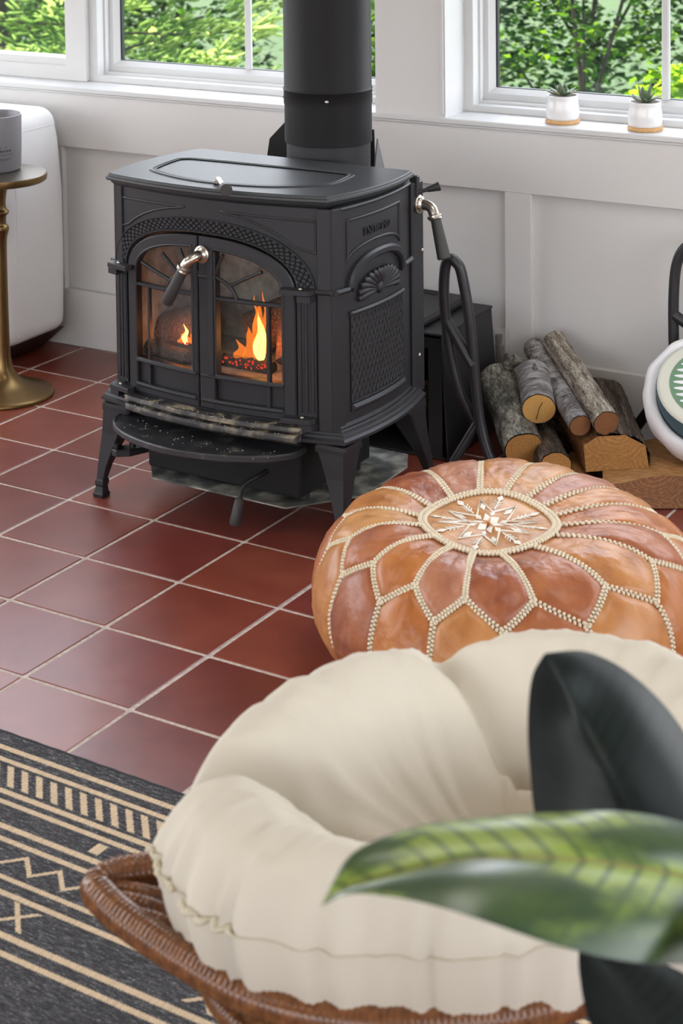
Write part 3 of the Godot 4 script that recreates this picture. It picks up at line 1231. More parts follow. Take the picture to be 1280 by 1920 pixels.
func doors(S: Node3D) -> void:
	var iron: Material = M.iron
	for side in 2:
		var D := part("door", door_frame(side), iron, S)
		# ---- muntins: transom, lower upright, fan
		var b := MB.new()
		var u0 := -0.183 if side == 0 else -0.022
		var u1 := -0.032 if side == 0 else 0.147
		b.slab(rect2(u0, 0.416, u1, 0.4225), [], -0.006, 0.0055, PF, 0.012, 0.0018)
		var mx := -0.150 if side == 0 else 0.1155
		b.slab(rect2(mx - 0.0028, 0.232, mx + 0.0028, 0.418), [], -0.005, 0.004, PF, 0.012, 0.0012)
		var arc := []
		for k in 13:
			var a := lerpf(0.0, PI / 2, k / 12.0)
			arc.append(Vector2(-0.025 + (0.077 * cos(a)) * (1.0 if side == 1 else -1.0), 0.420 + 0.042 * sin(a)))
		b.tube(mapped(arc, PF, 0.0), 0.0034, 8)
		for a in [0.42, 0.86, 1.22] if side == 0 else [0.62, 1.2]:
			var dir := Vector2(cos(a) * (1.0 if side == 1 else -1.0), sin(a) * 0.62)
			var p0 := Vector2(-0.025, 0.420) + Vector2(dir.x * 0.077, sin(a) * 0.042)
			var p1 := Vector2(-0.025, 0.420) + dir * (0.158 if a < 0.7 else 0.138)
			b.tube(mapped([p0, p1], PF, -0.001), 0.0036, 8)
		part("muntins", b, iron, D)
		# ---- the pane
		b = MB.new()
		var g := arch_poly(-0.184, 0.148, 0.276, 0.440, 0.511, 2.35)
		var half := rect2(-0.3, 0.2, -0.04, 0.6) if side == 0 else rect2(0.0, 0.2, 0.3, 0.6)
		b.slab(Geometry2D.intersect_polygons(g, half)[0], [], -0.013, -0.010, PF, 0.012, 0.0, true)
		part("pane", b, M.stove_glass, D)
	# hinges on both sides
	for q in [[-0.215, 0.449, -1], [0.178, 0.452, 1], [-0.215, 0.218, -1], [0.178, 0.222, 1]]:
		var b := MB.new()
		var s: float = q[2]
		var u: float = q[0]
		var v: float = q[1]
		b.slab(V2([[u - 0.026, -0.028], [u + 0.026, -0.028], [u + 0.03, -0.014], [u + 0.026, 0.004], [u - 0.026, 0.004], [u - 0.03, -0.014]]), [], v - 0.004, v + 0.0045, func(x, y, d): return Vector3(x, d, wf(x) - y), 0.02, 0.0015, true)
		b.slab(V2([[u + s * 0.004, -0.024], [u + s * 0.028, -0.024], [u + s * 0.028, 0.004], [u + s * 0.004, 0.004]]), [], v - 0.017, v - 0.005, func(x, y, d): return Vector3(x, d, wf(x) - y), 0.02, 0.0015, true)
		var H := part("hinge", b, M.iron, S)
		b = MB.new()
		b.ball(PF(u + s * 0.006, v + 0.0045, 0.014), Vector3(0.0036, 0.003, 0.0036))
		part("hinge_pin", b, M.nickel, H)


func door_frame(side: int) -> MB:
	var b := MB.new()
	var outer := arch_poly(-0.204, 0.169, 0.214, 0.440, 0.530, 2.35)
	var cut := rect2(-0.3, 0.1, -0.0285, 0.7) if side == 0 else rect2(-0.0255, 0.1, 0.3, 0.7)
	var win := arch_poly(-0.182, 0.146, 0.279, 0.440, 0.510, 2.35)
	var wcut := rect2(-0.3, 0.1, -0.040, 0.7) if side == 0 else rect2(0.009, 0.1, 0.3, 0.7)
	var o := Geometry2D.intersect_polygons(outer, cut)[0]
	var w := Geometry2D.intersect_polygons(win, wcut)[0]
	b.slab(o, [w, rect2(-0.181, 0.234, -0.034, 0.274) if side == 0 else rect2(-0.0215, 0.234, 0.145, 0.274)], -0.014, 0.0055, PF, 0.010, 0.0025, true)
	# sunk kick panel and the ledges above and below it
	var x0 := -0.182 if side == 0 else -0.022
	var x1 := -0.033 if side == 0 else 0.146
	b.slab(rect2(x0, 0.233, x1, 0.275), [], -0.012, -0.004, PF, 0.012, 0.0)
	b.slab(rect2(x0, 0.273, x1, 0.279), [], -0.006, 0.0095, PF, 0.012, 0.002)
	b.slab(rect2(x0, 0.227, x1, 0.2345), [], -0.006, 0.0105, PF, 0.012, 0.003)
	# inner bead round the glass
	var line := []
	for p in w:
		line.append(p)
	line.append(w[0])
	b.tube(mapped(line, PF, 0.0045), 0.0028, 6)
	if side == 1:
		b.slab(rect2(-0.0245, 0.216, 0.008, 0.512), [], 0.0, 0.0075, PF, 0.012, 0.002)
		b.slab(rect2(-0.004, 0.278, 0.008, 0.508), [], 0.007, 0.0105, PF, 0.012, 0.0015)
		b.slab(rect2(-0.024, 0.455, 0.01, 0.4605), [], 0.004, 0.011, PF, 0.012, 0.002)
	return b


func firebox(S: Node3D) -> void:
	var b := MB.new()
	b.box(Vector3(UC, 0.40, -0.085), Vector3(0.36, 0.36, 0.02))
	b.box(Vector3(-0.205, 0.39, 0.02), Vector3(0.02, 0.36, 0.2))
	b.box(Vector3(0.185, 0.39, 0.02), Vector3(0.02, 0.36, 0.2))
	b.box(Vector3(UC, 0.262, 0.03), Vector3(0.36, 0.02, 0.22))
	part("firebrick_lining", b, M.firebrick, S)
	# burning logs and embers on the firebox floor
	rng.seed = 31
	for q in [[Vector3(-0.20, 0.300, 0.045), Vector3(-0.085, 0.338, 0.045), 0.034, "fire_bark"], [Vector3(-0.195, 0.283, 0.095), Vector3(-0.085, 0.281, 0.118), 0.016, "charred"], [Vector3(-0.02, 0.31, 0.0), Vector3(0.06, 0.35, -0.02), 0.042, "fire_bark"], [Vector3(0.10, 0.29, 0.06), Vector3(0.07, 0.38, 0.0), 0.026, "fire_bark"], [Vector3(-0.03, 0.280, 0.085), Vector3(0.08, 0.279, 0.085), 0.013, "charred"]]:
		b = MB.new()
		rough_log(b, q[0], q[1], q[2], 0.12, rng.randi())
		part("burning_log", b, M[q[3]], S)
	b = MB.new()
	for k in 30:
		b.ball(Vector3(rng.randf_range(-0.02, 0.075), 0.285 + rng.randf() * 0.007, rng.randf_range(0.095, 0.125)), Vector3.ONE * rng.randf_range(0.0012, 0.0030), Basis(), 3, 5)
	for k in 10:
		b.ball(Vector3(rng.randf_range(-0.13, -0.09), 0.300 + rng.randf() * 0.006, rng.randf_range(0.085, 0.1)), Vector3.ONE * rng.randf_range(0.0015, 0.003), Basis(), 3, 5)
	var e := part("embers", b, M.ember_glow, S)
	e.set_meta("kind", "stuff")
	# flames
	flame(S, Vector3(0.050, 0.292, 0.085), 0.088, 0.0125, "flame_core", 0.003)
	flame(S, Vector3(0.044, 0.290, 0.082), 0.112, 0.0155, "flame_edge", 0.006)
	flame(S, Vector3(0.022, 0.290, 0.085), 0.060, 0.0135, "flame_edge", 0.012)
	flame(S, Vector3(0.002, 0.288, 0.088), 0.036, 0.0105, "flame_edge", 0.010)
	flame(S, Vector3(0.060, 0.335, 0.085), 0.085, 0.0042, "flame_edge", 0.003)
	flame(S, Vector3(0.040, 0.345, 0.085), 0.066, 0.0036, "flame_edge", 0.004)
	flame(S, Vector3(-0.114, 0.298, 0.090), 0.038, 0.0056, "flame_core", 0.002)
	flame(S, Vector3(-0.124, 0.297, 0.082), 0.020, 0.013, "flame_edge", 0.004)
	flame(S, Vector3(-0.100, 0.298, 0.080), 0.022, 0.009, "flame_edge", -0.003)
	for q in [[Vector3(0.07, 0.33, 0.085), 0.007], [Vector3(-0.114, 0.318, 0.105), 0.0032]]:
		var l := OmniLight3D.new()
		l.name = "fire_light"
		l.light_color = Color(1.0, 0.55, 0.2)
		l.light_energy = q[1]
		l.light_size = 0.02
		l.omni_range = 8.0
		l.omni_attenuation = 2.0
		l.shadow_enabled = true
		S.add_child(l, true)
		l.position = q[0]


func flame(S: Node3D, at: Vector3, h: float, r: float, m: String, lean: float) -> void:
	var b := MB.new()
	var rows := []
	for i in 15:
		var t := i / 14.0
		var rr := r * pow(sin(PI * pow(t * 0.96 + 0.04, 0.55)), 1.1) + 0.0004
		var row := PackedVector3Array()
		for j in 12:
			var f := TAU * j / 12
			var wob := 1.0 + 0.18 * sin(f * 3 + t * 7)
			row.append(at + Vector3(cos(f) * rr * wob + lean * sin(t * 3.0) + 0.003 * sin(t * 9.0 + lean * 900.0), t * h, -sin(f) * rr * wob * 0.6))
		rows.append(row)
	b.grid(rows, 0, true)
	part("flame", b, M[m], S)


func rough_log(b: MB, p0: Vector3, p1: Vector3, r: float, bump: float, sd: int, caps := true) -> void:
	var f := FastNoiseLite.new()
	f.seed = sd % 10000
	f.frequency = 1.0
	var L := p0.distance_to(p1)
	var B := turn_basis(p1 - p0)
	var rows := []
	var n := maxi(10, int(L / 0.008))
	for i in n + 1:
		var t := float(i) / n
		var row := PackedVector3Array()
		for j in 22:
			var a := TAU * j / 22
			var k := 1.0 + bump * f.get_noise_3d(cos(a) * 1.3, sin(a) * 1.3, t * L / r * 0.6) + bump * 0.45 * f.get_noise_3d(cos(a) * 6, sin(a) * 6, t * L / r * 4.0)
			row.append(p0 + B * Vector3(cos(a) * r * k, t * L, -sin(a) * r * k))
		rows.append(row)
	b.grid(rows, 0, true)
	if caps:
		b.fan(rows[0], true)
		b.fan(rows[n], false)


func elbow(b: MB, path: PackedVector3Array, r: float) -> void:
	# turned nickel elbow: collar at its root, flared ring at its end
	var rad := []
	for i in path.size():
		var t := float(i) / (path.size() - 1)
		rad.append(r * (0.72 + 0.16 * absf(t - 0.5)))
	b.tube(path, rad, 14)
	var n := path.size()
	b.lathe([Vector2(r * 1.15, 0), Vector2(r * 1.3, 0.002), Vector2(r * 1.3, 0.006), Vector2(r * 1.0, 0.008), Vector2(r * 1.12, 0.011), Vector2(r * 0.8, 0.014)], 18, Transform3D(turn_basis(path[1] - path[0]), path[0]))
	b.lathe([Vector2(r * 0.8, -0.008), Vector2(r * 1.08, -0.006), Vector2(r * 1.08, -0.003), Vector2(r * 0.92, -0.002), Vector2(r * 1.02, 0.001)], 18, Transform3D(turn_basis(path[n - 1] - path[n - 2]), path[n - 1]))


func grip(b: MB, p0: Vector3, p1: Vector3, r0: float, r1: float) -> void:
	var L := p0.distance_to(p1)
	b.lathe([Vector2(r0, 0), Vector2((r0 + r1) / 2, L * 0.5), Vector2(r1, L * 0.97), Vector2(r1 * 0.86, L)], 16, Transform3D(turn_basis(p1 - p0), p0))


func levers(S: Node3D) -> void:
	# door handle
	var b := MB.new()
	elbow(b, smooth([Vector3(-0.012, 0.499, 0.170), Vector3(-0.014, 0.4985, 0.192), Vector3(-0.021, 0.492, 0.204), Vector3(-0.032, 0.476, 0.206)], 5), 0.0125)
	var H := part("door_handle", b, M.nickel, S)
	b = MB.new()
	grip(b, Vector3(-0.0325, 0.475, 0.206), Vector3(-0.070, 0.410, 0.205), 0.0098, 0.0118)
	part("grip", b, M.black_wood, H)
	# lid lifter on the front edge of the top
	b = MB.new()
	b.box(Vector3(-0.006, 0.624, 0.131), Vector3(0.012, 0.007, 0.014), 0.002)
	b.tube(smooth([Vector3(-0.006, 0.628, 0.131), Vector3(0.004, 0.6315, 0.141), Vector3(0.028, 0.630, 0.166), Vector3(0.046, 0.629, 0.184)], 5), 0.0048, 10)
	H = part("lid_handle", b, M.nickel, S)
	b = MB.new()
	grip(b, Vector3(0.043, 0.629, 0.181), Vector3(0.060, 0.628, 0.199), 0.0085, 0.0115)
	part("grip", b, M.black_wood, H)
	# small damper lever and the big side handle on the back plate
	b = MB.new()
	b.box(Vector3(0.235, 0.586, -0.172), Vector3(0.018, 0.04, 0.01), 0.002)
	b.tube(PackedVector3Array([Vector3(0.236, 0.573, -0.168), Vector3(0.262, 0.581, -0.186)]), 0.004, 8)
	grip(b, Vector3(0.256, 0.579, -0.182), Vector3(0.276, 0.586, -0.196), 0.005, 0.0095)
	part("damper_lever", b, M.dark_steel, S)
	b = MB.new()
	elbow(b, smooth([Vector3(0.238, 0.551, -0.176), Vector3(0.258, 0.551, -0.176), Vector3(0.271, 0.545, -0.174), Vector3(0.279, 0.528, -0.172)], 5), 0.0135)
	H = part("side_handle", b, M.nickel, S)
	b = MB.new()
	grip(b, Vector3(0.2795, 0.527, -0.172), Vector3(0.300, 0.455, -0.166), 0.0098, 0.0128)
	part("grip", b, M.black_wood, H)


func flue(S: Node3D) -> void:
	var c := Vector3(0.002, 0, -0.245)
	var xf := Transform3D(Basis(), c)
	var b := MB.new()
	b.lathe([Vector2(0.0, 0.50), Vector2(0.083, 0.50), Vector2(0.083, 0.655)], 48, xf, false, false)
	b.box(c + Vector3(0, 0.56, 0.045), Vector3(0.12, 0.06, 0.09), 0.004)
	part("flue_collar", b, M.iron, S)
	b = MB.new()
	b.lathe([Vector2(0.0845, 0.640), Vector2(0.0865, 0.641), Vector2(0.0865, 0.718), Vector2(0.085, 0.719)], 56, xf, false, false)
	b.lathe([Vector2(0.086, 0.717), Vector2(0.0878, 0.7165), Vector2(0.0878, 0.744), Vector2(0.0892, 0.746), Vector2(0.0878, 0.749), Vector2(0.0868, 0.751), Vector2(0.0868, 1.5)], 56, xf, false, false)
	b.lathe([Vector2(0.0868, 1.5), Vector2(0.088, 1.501), Vector2(0.088, 2.6)], 56, xf, false, true)
	var P := part("stovepipe", b, M.steel, S)
	for a in [-0.95, 0.52, 2.3]:
		b = MB.new()
		var d := Vector3(sin(a), 0, cos(a))
		b.lathe([Vector2(0.0036, 0), Vector2(0.0036, 0.0012), Vector2(0.0022, 0.0028), Vector2(0.0006, 0.003)], 10, Transform3D(turn_basis(d), c + d * 0.0876 + Vector3(0, 0.731, 0)))
		part("screw", b, M.nickel, P)
	# sheet metal shield behind the pipe
	b = MB.new()
	b.slab(V2([[-0.23, 0.45], [0.056, 0.45], [0.05, 0.651], [-0.16, 0.651], [-0.20, 0.612]]), [], -0.3435, -0.3405, func(x, y, d): return Vector3(x, y, d), 0.5, 0.0, true)
	part("flue_shield", b, M.void_black, S)
	b = MB.new()
	b.slab(V2([[0.284, 0.55], [0.341, 0.55], [0.304, 0.641]]), [], 0.078, 0.081, func(x, y, d): return Vector3(d, y, -x), 1.0, 0.0, true)
	part("gusset", b, mat("lit_steel_plate", C(112, 112, 114), 0.5), S)  # steel bracket; its lit grey is put into the colour


# ------------------------------------------------------------------ leather pouf
var pouf_prof: PackedVector3Array
const POUF_OFF := Vector3(-0.014, 0, 0.046)


func pouf_at(a: float, s: float) -> Vector3:
	var f := clampf(s, 0.0, 1.0) * (pouf_prof.size() - 1)
	var i := mini(int(f), pouf_prof.size() - 2)
	var q := pouf_prof[i].lerp(pouf_prof[i + 1], f - i)
	var up := clampf(q.y / 0.23, 0.0, 1.0)
	var k := clampf(1.0 - (q.x - 0.09) / 0.20, 0.0, 1.0) * smoothstep(0.5, 0.9, up)
	var p := Vector3(q.x * cos(a), q.y, q.x * sin(a)) + POUF_OFF * k
	p.y += smoothstep(0.4, 1.0, up) * 0.045 * (p.x * -0.512 + p.z * -0.859)
	p.y += 0.004 * sin(a * 3.0 + 1.0) * up
	return p


func pouf_n(a: float, s: float) -> Vector3:
	var da := pouf_at(a + 0.01, s) - pouf_at(a - 0.01, s)
	var ds := pouf_at(a, s + 0.01) - pouf_at(a, s - 0.01)
	return da.cross(ds).normalized()


func pouf_s(r: float, lower := false) -> float:
	var best := 0.0
	var d := 9.0
	for i in pouf_prof.size():
		if lower == (pouf_prof[i].y < 0.11) and absf(pouf_prof[i].x - r) < d:
			d = absf(pouf_prof[i].x - r)
			best = float(i) / (pouf_prof.size() - 1)
	return best


func beads(b: MB, f: Callable, n: int, r := 0.0036, two := true) -> void:
	# plaited cord: small beads in two rows along f(t) -> [point, normal, across]
	for k in n:
		var q: Array = f.call((k + 0.5) / n)
		var z: Vector3 = q[1]
		var x: Vector3 = q[2]
		var y := z.cross(x)
		var skew := 0.35
		for s in ([-1.0, 1.0] if two else [0.0]):
			var B := Basis((x * 1.0 + y * skew * s).normalized(), z, (y - x * skew * s).normalized())
			b.ball(q[0] + x * s * r * 0.72 + z * 0.0012 + y * s * r * 0.4, Vector3(r, r * 0.8, r * 0.8), B, 4, 6)


func pouf() -> void:
	var P := thing("leather_pouf", "round tan leather pouf of stitched patches with an embroidered star on top", "pouf", Vector3(0.93, 0, 1.03))
	pouf_prof = smooth([Vector3(0.0, 0.228, 0), Vector3(0.05, 0.229, 0), Vector3(0.10, 0.231, 0), Vector3(0.16, 0.234, 0), Vector3(0.213, 0.224, 0), Vector3(0.252, 0.199, 0), Vector3(0.279, 0.160, 0), Vector3(0.291, 0.116, 0), Vector3(0.281, 0.068, 0), Vector3(0.243, 0.02, 0), Vector3(0.20, 0.001, 0), Vector3(0.0, 0.001, 0)], 8)
	rng.seed = 91
	var ang := []
	for d in [2.5, 29.0, 55.9, 79.0, 97.5, 117.8, 138.9, 160.4, 187.3, 212.0, 237.3, 258.7, 278.1, 295.6, 314.4, 338.1]:
		ang.append(deg_to_rad(d))
	var n := ang.size()
	var s1 := pouf_s(0.100)
	var s2 := pouf_s(0.236)
	var s3 := pouf_s(0.266)
	var s4 := 10.0 / 11.0
	var crease := FastNoiseLite.new()
	crease.seed = 8
	crease.frequency = 1.0
	var puff := func(a: float, s: float, h: float) -> Vector3:
		var nn := pouf_n(a, s)
		var w := crease.get_noise_2d(a * 9.0 + s * 3.0, s * 26.0) * 0.0022 + crease.get_noise_2d(a * 30.0, s * 8.0 + 40.0) * 0.0012
		return pouf_at(a, s) + nn * (h + w * minf(1.0, h / 0.004))
	# disc
	var b := MB.new()
	var rows := []
	for i in 15:
		var row := PackedVector3Array()
		for j in 64:
			row.append(pouf_at(TAU * j / 64, s1 * i / 14.0) + Vector3(0, 0.003 * (1.0 - pow(i / 14.0, 6.0)), 0))
		rows.append(row)
	b.grid(rows, 0, true, true)
	part("top_disc", b, M.leather_3, P)
	# petals and lower panels
	for k in n:
		var a0: float = ang[k]
		var a1: float = ang[(k + 1) % n]
		if a1 < a0:
			a1 += TAU
		b = MB.new()
		rows = []
		for i in 19:
			var t := i / 18.0
			var row := PackedVector3Array()
			for j in 15:
				var e := j / 14.0 * 2.0 - 1.0
				var a := lerpf(a0, a1, j / 14.0)
				var so := lerpf(s3, s2, absf(e))
				var s := lerpf(s1, so, t)
				var h := 0.0095 * sqrt(maxf(0.0, (1.0 - pow(absf(e), 3.0)) * (1.0 - pow(absf(2 * t - 1), 5.0)))) * (0.05 + 0.95 * smoothstep(0.0, 0.6, t))
				row.append(puff.call(a, s, h))
			rows.append(row)
		b.grid(rows, 0, false, true)
		part("petal_panel", b, M["leather_%d" % [0, 1, 4, 2, 5, 1, 3, 0, 4, 2, 0, 3, 2, 0, 5, 1][k]], P)
		# lower panel, centred on spoke k
		var am: float = ang[(k - 1 + n) % n]
		if am > a0:
			am -= TAU
		var t0 := (am + a0) / 2
		var t1 := (a0 + a1) / 2
		b = MB.new()
		rows = []
		for i in 21:
			var t := i / 20.0
			var row := PackedVector3Array()
			for j in 15:
				var e := j / 14.0 * 2.0 - 1.0
				var a := lerpf(t0, t1, j / 14.0)
				var si := lerpf(s2, s3, absf(e))
				var s := lerpf(si, s4, t)
				var h := 0.011 * sqrt(maxf(0.0, (1.0 - pow(absf(e), 3.0)) * (1.0 - pow(absf(2 * t - 1), 5.0))))
				row.append(puff.call(a, s, h))
			rows.append(row)
		b.grid(rows, 0, false, true)
		part("side_panel", b, M["leather_%d" % [5, 0, 1, 0, 5, 4, 0, 1, 5, 0, 2, 5, 1, 0, 5, 0][k]], P)
	# bottom
	b = MB.new()
	rows = []
	for i in 4:
		var row := PackedVector3Array()
		for j in 48:
			row.append(pouf_at(TAU * j / 48, lerpf(s4, 1.0, i / 3.0)))
		rows.append(row)
	b.grid(rows, 0, true, true)
	part("base_panel", b, M.leather_1, P)
	# plaited cords over the seams
	b = MB.new()
	var along := func(q0: Vector2, q1: Vector2) -> Callable:
		return func(t: float) -> Array:
			var q := q0.lerp(q1, t)
			var d := q0.lerp(q1, t + 0.02)
			var p := pouf_at(q.x, q.y)
			var nn := pouf_n(q.x, q.y)
			return [p + nn * 0.0022, nn, (pouf_at(d.x, d.y) - p).cross(nn).normalized()]
	for k in n:
		var a0: float = ang[k]
		var a1: float = ang[(k + 1) % n]
		if a1 < a0:
			a1 += TAU
		var am := (a0 + a1) / 2
		beads(b, along.call(Vector2(a0, s1), Vector2(a0, s2)), 21)
		beads(b, along.call(Vector2(a0, s2), Vector2(am, s3)), 11)
		beads(b, along.call(Vector2(a1, s2), Vector2(am, s3)), 11)
		beads(b, along.call(Vector2(am, s3), Vector2(am, s4)), 32)
	beads(b, along.call(Vector2(0, s1), Vector2(TAU, s1)), 105, 0.0044)
	var c := part("plaited_cord", b, M.thread, P)
	c.set_meta("kind", "stuff")
	# embroidery
	b = MB.new()
	var on := func(x: float, z: float) -> Vector3:
		var r := sqrt(x * x + z * z)
		return pouf_at(atan2(z, x), s1 * r / 0.1) + Vector3(0, 0.0036, 0)
	var P2 := func(a: float, r: float) -> Vector3:
		return on.call(cos(a) * r, sin(a) * r)
	for k in 8:
		var a := TAU * k / 8 + 0.2
		var h := TAU / 16
		b.tube(PackedVector3Array([P2.call(a - h, 0.034), P2.call(a, 0.074), P2.call(a + h, 0.034)]), 0.0016, 5)
		for q in [[a, 0.052, 0.012, 0.0046], [a + h, 0.081, 0.011, 0.0050], [a, 0.0175, 0.0135, 0.0066], [a + h, 0.030, 0.0085, 0.0044]]:
			var pts := []
			for m in 4:
				var d: Vector2 = Vector2.from_angle(q[0]) * (q[1] + [q[2], 0, -q[2], 0][m]) + Vector2.from_angle(q[0] + PI / 2) * [0, q[3], 0, -q[3]][m]
				pts.append(on.call(d.x, d.y))
			var mid: Vector3 = (pts[0] + pts[2]) / 2 + Vector3(0, 0.0018, 0)
			for m in 4:
				b.tri(mid, pts[(m + 1) % 4], pts[m])
		b.tube(PackedVector3Array([P2.call(a + h, 0.042), P2.call(a + h, 0.073)]), 0.0012, 5)
		for m in 3:
			for s in [-1.0, 1.0]:
				b.tube(PackedVector3Array([P2.call(a + h, 0.050 + m * 0.007), P2.call(a + h + s * 0.09, 0.057 + m * 0.007)]), 0.0010, 4)
	part("embroidered_star", b, with_bump(mat("white_thread", C(240, 234, 222), 0.7), M.fine, 0.03, 40.0), P)


# ------------------------------------------------------------------ rattan chair with its cushion
const PAP := Vector3(1.324, 0, 2.076)
const RIGHT := Vector3(0.859, 0, -0.512)
const FAR := Vector3(-0.512, 0, -0.859)


func wrapped(path: PackedVector3Array, r: float, pitch := 0.005, sides := 12) -> MB:
	# a pole wound with cane: a tube with one ridge per turn
	var b := MB.new()
	var dense := PackedVector3Array()
	var rad := []
	for i in path.size() - 1:
		var n := maxi(1, int(path[i].distance_to(path[i + 1]) / (pitch / 4.0)))
		for k in n:
			dense.append(path[i].lerp(path[i + 1], float(k) / n))
	for i in dense.size():
		rad.append(r * (0.92 + 0.12 * absf(sin(PI * i / 4.0 + 0.3))))
	b.tube(dense, rad, sides)
	return b


func papasan() -> void:
	var Ch := thing("rattan_chair", "low oval rattan bowl chair of brown wound cane under a cream cushion", "chair", PAP)
	var L := func(x: float, y: float, z: float) -> Vector3: return Vector3(x, y, z) - PAP
	var front := []
	for q in [[1.040, 2.222], [1.056, 2.234], [1.090, 2.249], [1.139, 2.264], [1.208, 2.281], [1.256, 2.287], [1.313, 2.280], [1.376, 2.256], [1.449, 2.204], [1.484, 2.164], [1.503, 2.120]]:
		front.append(L.call(q[0], 0.3, q[1]))
	for q in [[0.24, -0.04], [0.25, 0.04], [0.2, 0.11], [0.10, 0.155], [-0.02, 0.16], [-0.14, 0.12]]:
		front.append(RIGHT * q[0] + FAR * q[1] + Vector3(0, 0.3, 0))
	for q in [[1.11, 2.125], [1.072, 2.172], [1.046, 2.200]]:
		front.append(L.call(q[0], 0.302, q[1]))
	var rim := smooth(front, 10, true)
	rim.append(rim[0])
	part("rim", wrapped(rim, 0.0155), M.rattan, Ch)
	for q in [[[1.052, 2.215], [1.095, 2.205], [1.15, 2.17]], [[1.066, 2.226], [1.11, 2.222], [1.17, 2.20]], [[1.09, 2.24], [1.135, 2.238], [1.20, 2.225]], [[1.12, 2.255], [1.165, 2.252], [1.23, 2.245]]]:
		var st: Array = q.map(func(e): return L.call(e[0], 0.297, e[1]))
		st[2] = st[2] - Vector3(0, 0.03, 0)
		part("strand", wrapped(smooth(st, 6), 0.0095), M.rattan, Ch)
	# lower ring, stem ribs and foot ring
	var ring2 := PackedVector3Array()
	var foot := PackedVector3Array()
	for k in 61:
		var a := TAU * k / 60
		ring2.append(RIGHT * 0.215 * cos(a) + FAR * (0.16 * sin(a)) + Vector3(0, 0.235, 0))
		foot.append(RIGHT * 0.17 * cos(a) + FAR * (0.14 * sin(a)) + Vector3(0, 0.0175, 0))
	part("lower_ring", wrapped(ring2, 0.011), M.rattan, Ch)
	part("foot_ring", wrapped(foot, 0.0115), M.rattan, Ch)
	for k in 10:
		var a := TAU * k / 10 + 0.2
		var e := rim[int((fposmod(PI + 0.25 - a, TAU) / TAU) * (rim.size() - 1))]
		var lo := RIGHT * 0.215 * cos(a) + FAR * 0.16 * sin(a) + Vector3(0, 0.235, 0)
		var out := RIGHT * 0.265 * cos(a) + FAR * 0.19 * sin(a) + Vector3(0, 0.295, 0)
		var ft := RIGHT * 0.17 * cos(a) + FAR * 0.14 * sin(a) + Vector3(0, 0.0175, 0)
		part("rib", wrapped(PackedVector3Array([out, lo, lo.lerp(ft, 0.5) * Vector3(0.86, 1, 0.86), ft]), 0.0085, 0.0065, 8), M.rattan, Ch)
	# cushion
	var Cu := thing("seat_cushion", "thick cream canvas cushion with deep tufts lying in the rattan chair", "cushion", PAP + Vector3(0, 0.26, 0))
	var b := MB.new()
	var f := FastNoiseLite.new()
	f.seed = 17
	f.frequency = 1.0
	var prof := smooth([Vector3(0.0, 0.325, 0), Vector3(0.22, 0.332, 0), Vector3(0.42, 0.372, 0), Vector3(0.60, 0.430, 0), Vector3(0.76, 0.456, 0), Vector3(0.90, 0.442, 0), Vector3(0.985, 0.400, 0), Vector3(1.0, 0.368, 0), Vector3(0.97, 0.325, 0), Vector3(0.90, 0.292, 0), Vector3(0.7, 0.275, 0), Vector3(0.0, 0.27, 0)], 8)
	var creases := [[Vector2(0.02, 0.155), Vector2(0.055, 0.13), Vector2(0.10, 0.085), 0.050, 0.016], [Vector2(-0.26, 0.016), Vector2(-0.14, 0.012), Vector2(-0.055, -0.012), 0.066, 0.019], [Vector2(0.03, -0.04), Vector2(0.03, -0.11), Vector2(0.05, -0.165), 0.036, 0.016], [Vector2(0.1, 0.02), Vector2(0.18, 0.0), Vector2(0.28, 0.0), 0.045, 0.018]]
	var seam := PackedVector3Array()
	var rows := []
	var nt := 200
	for i in prof.size():
		var row := PackedVector3Array()
		for j in nt:
			var a := TAU * j / nt
			var rho := prof[i].x
			var tilt := 1.0 + 0.12 * sin(a) + 0.13 * cos(a)
			var ex := 0.288 * (1.0 + 0.012 * sin(a * 5.0 + 0.6))
			var ey := 0.192 * (1.0 + 0.012 * sin(a * 4.0))
			var p := Vector2(cos(a) * ex * rho, sin(a) * ey * rho).rotated(0.2) + Vector2(0.028, 0.0)
			p += Vector2(0.04, 0.028) * pow(1.0 - rho, 2.0)
			var y := 0.3 + (prof[i].y - 0.3) * tilt
			var top := smoothstep(0.34, 0.40, y) if i > 8 else 1.0
			if i < 56:
				for c in creases:
					var best := 9.0
					var tt := 0.0
					for m in 2:
						var q := Geometry2D.get_closest_point_to_segment(p, c[m], c[m + 1])
						if p.distance_to(q) < best:
							best = p.distance_to(q)
							tt = (m + c[m].distance_to(q) / c[m].distance_to(c[m + 1])) / 2.0
					var w: float = c[4]
					var dep: float = c[3] * exp(-pow(best / w, 2.0)) + c[3] * 0.25 * exp(-pow(best / (w * 2.8), 2.0))
					y -= dep * top * smoothstep(0.1, 0.5, rho)
					# pleats running into the crease
					y += 0.0035 * sin(best * 260.0 + tt * 5.0) * exp(-pow(best / (w * 2.2), 2.0)) * top
			# wrinkles near the middle and pleats down the sides
			y += 0.004 * f.get_noise_2d(p.x * 18.0, p.y * 18.0) * top
			y += 0.0065 * f.get_noise_2d(a * 4.5, rho * 1.6 + 30.0) * smoothstep(0.3, 0.6, rho) * top
			y += 0.004 * sin(a * 23.0 + 4.0 * f.get_noise_1d(a * 2.0)) * exp(-pow((rho - 0.42) / 0.16, 2.0)) * (1.0 if i < 40 else 0.0)
			if i > 42:
				var k := 1.0 + 0.020 * sin(a * 38.0 + 5.0 * f.get_noise_1d(a * 3.0)) * smoothstep(0.44, 0.36, y)
				p *= k
			row.append(RIGHT * p.x + FAR * p.y + Vector3(0, y - 0.26, 0))
		rows.append(row)
		if i == 54:
			for p in row:
				seam.append(p + Vector3(p.x, 0, p.z).normalized() * 0.001)
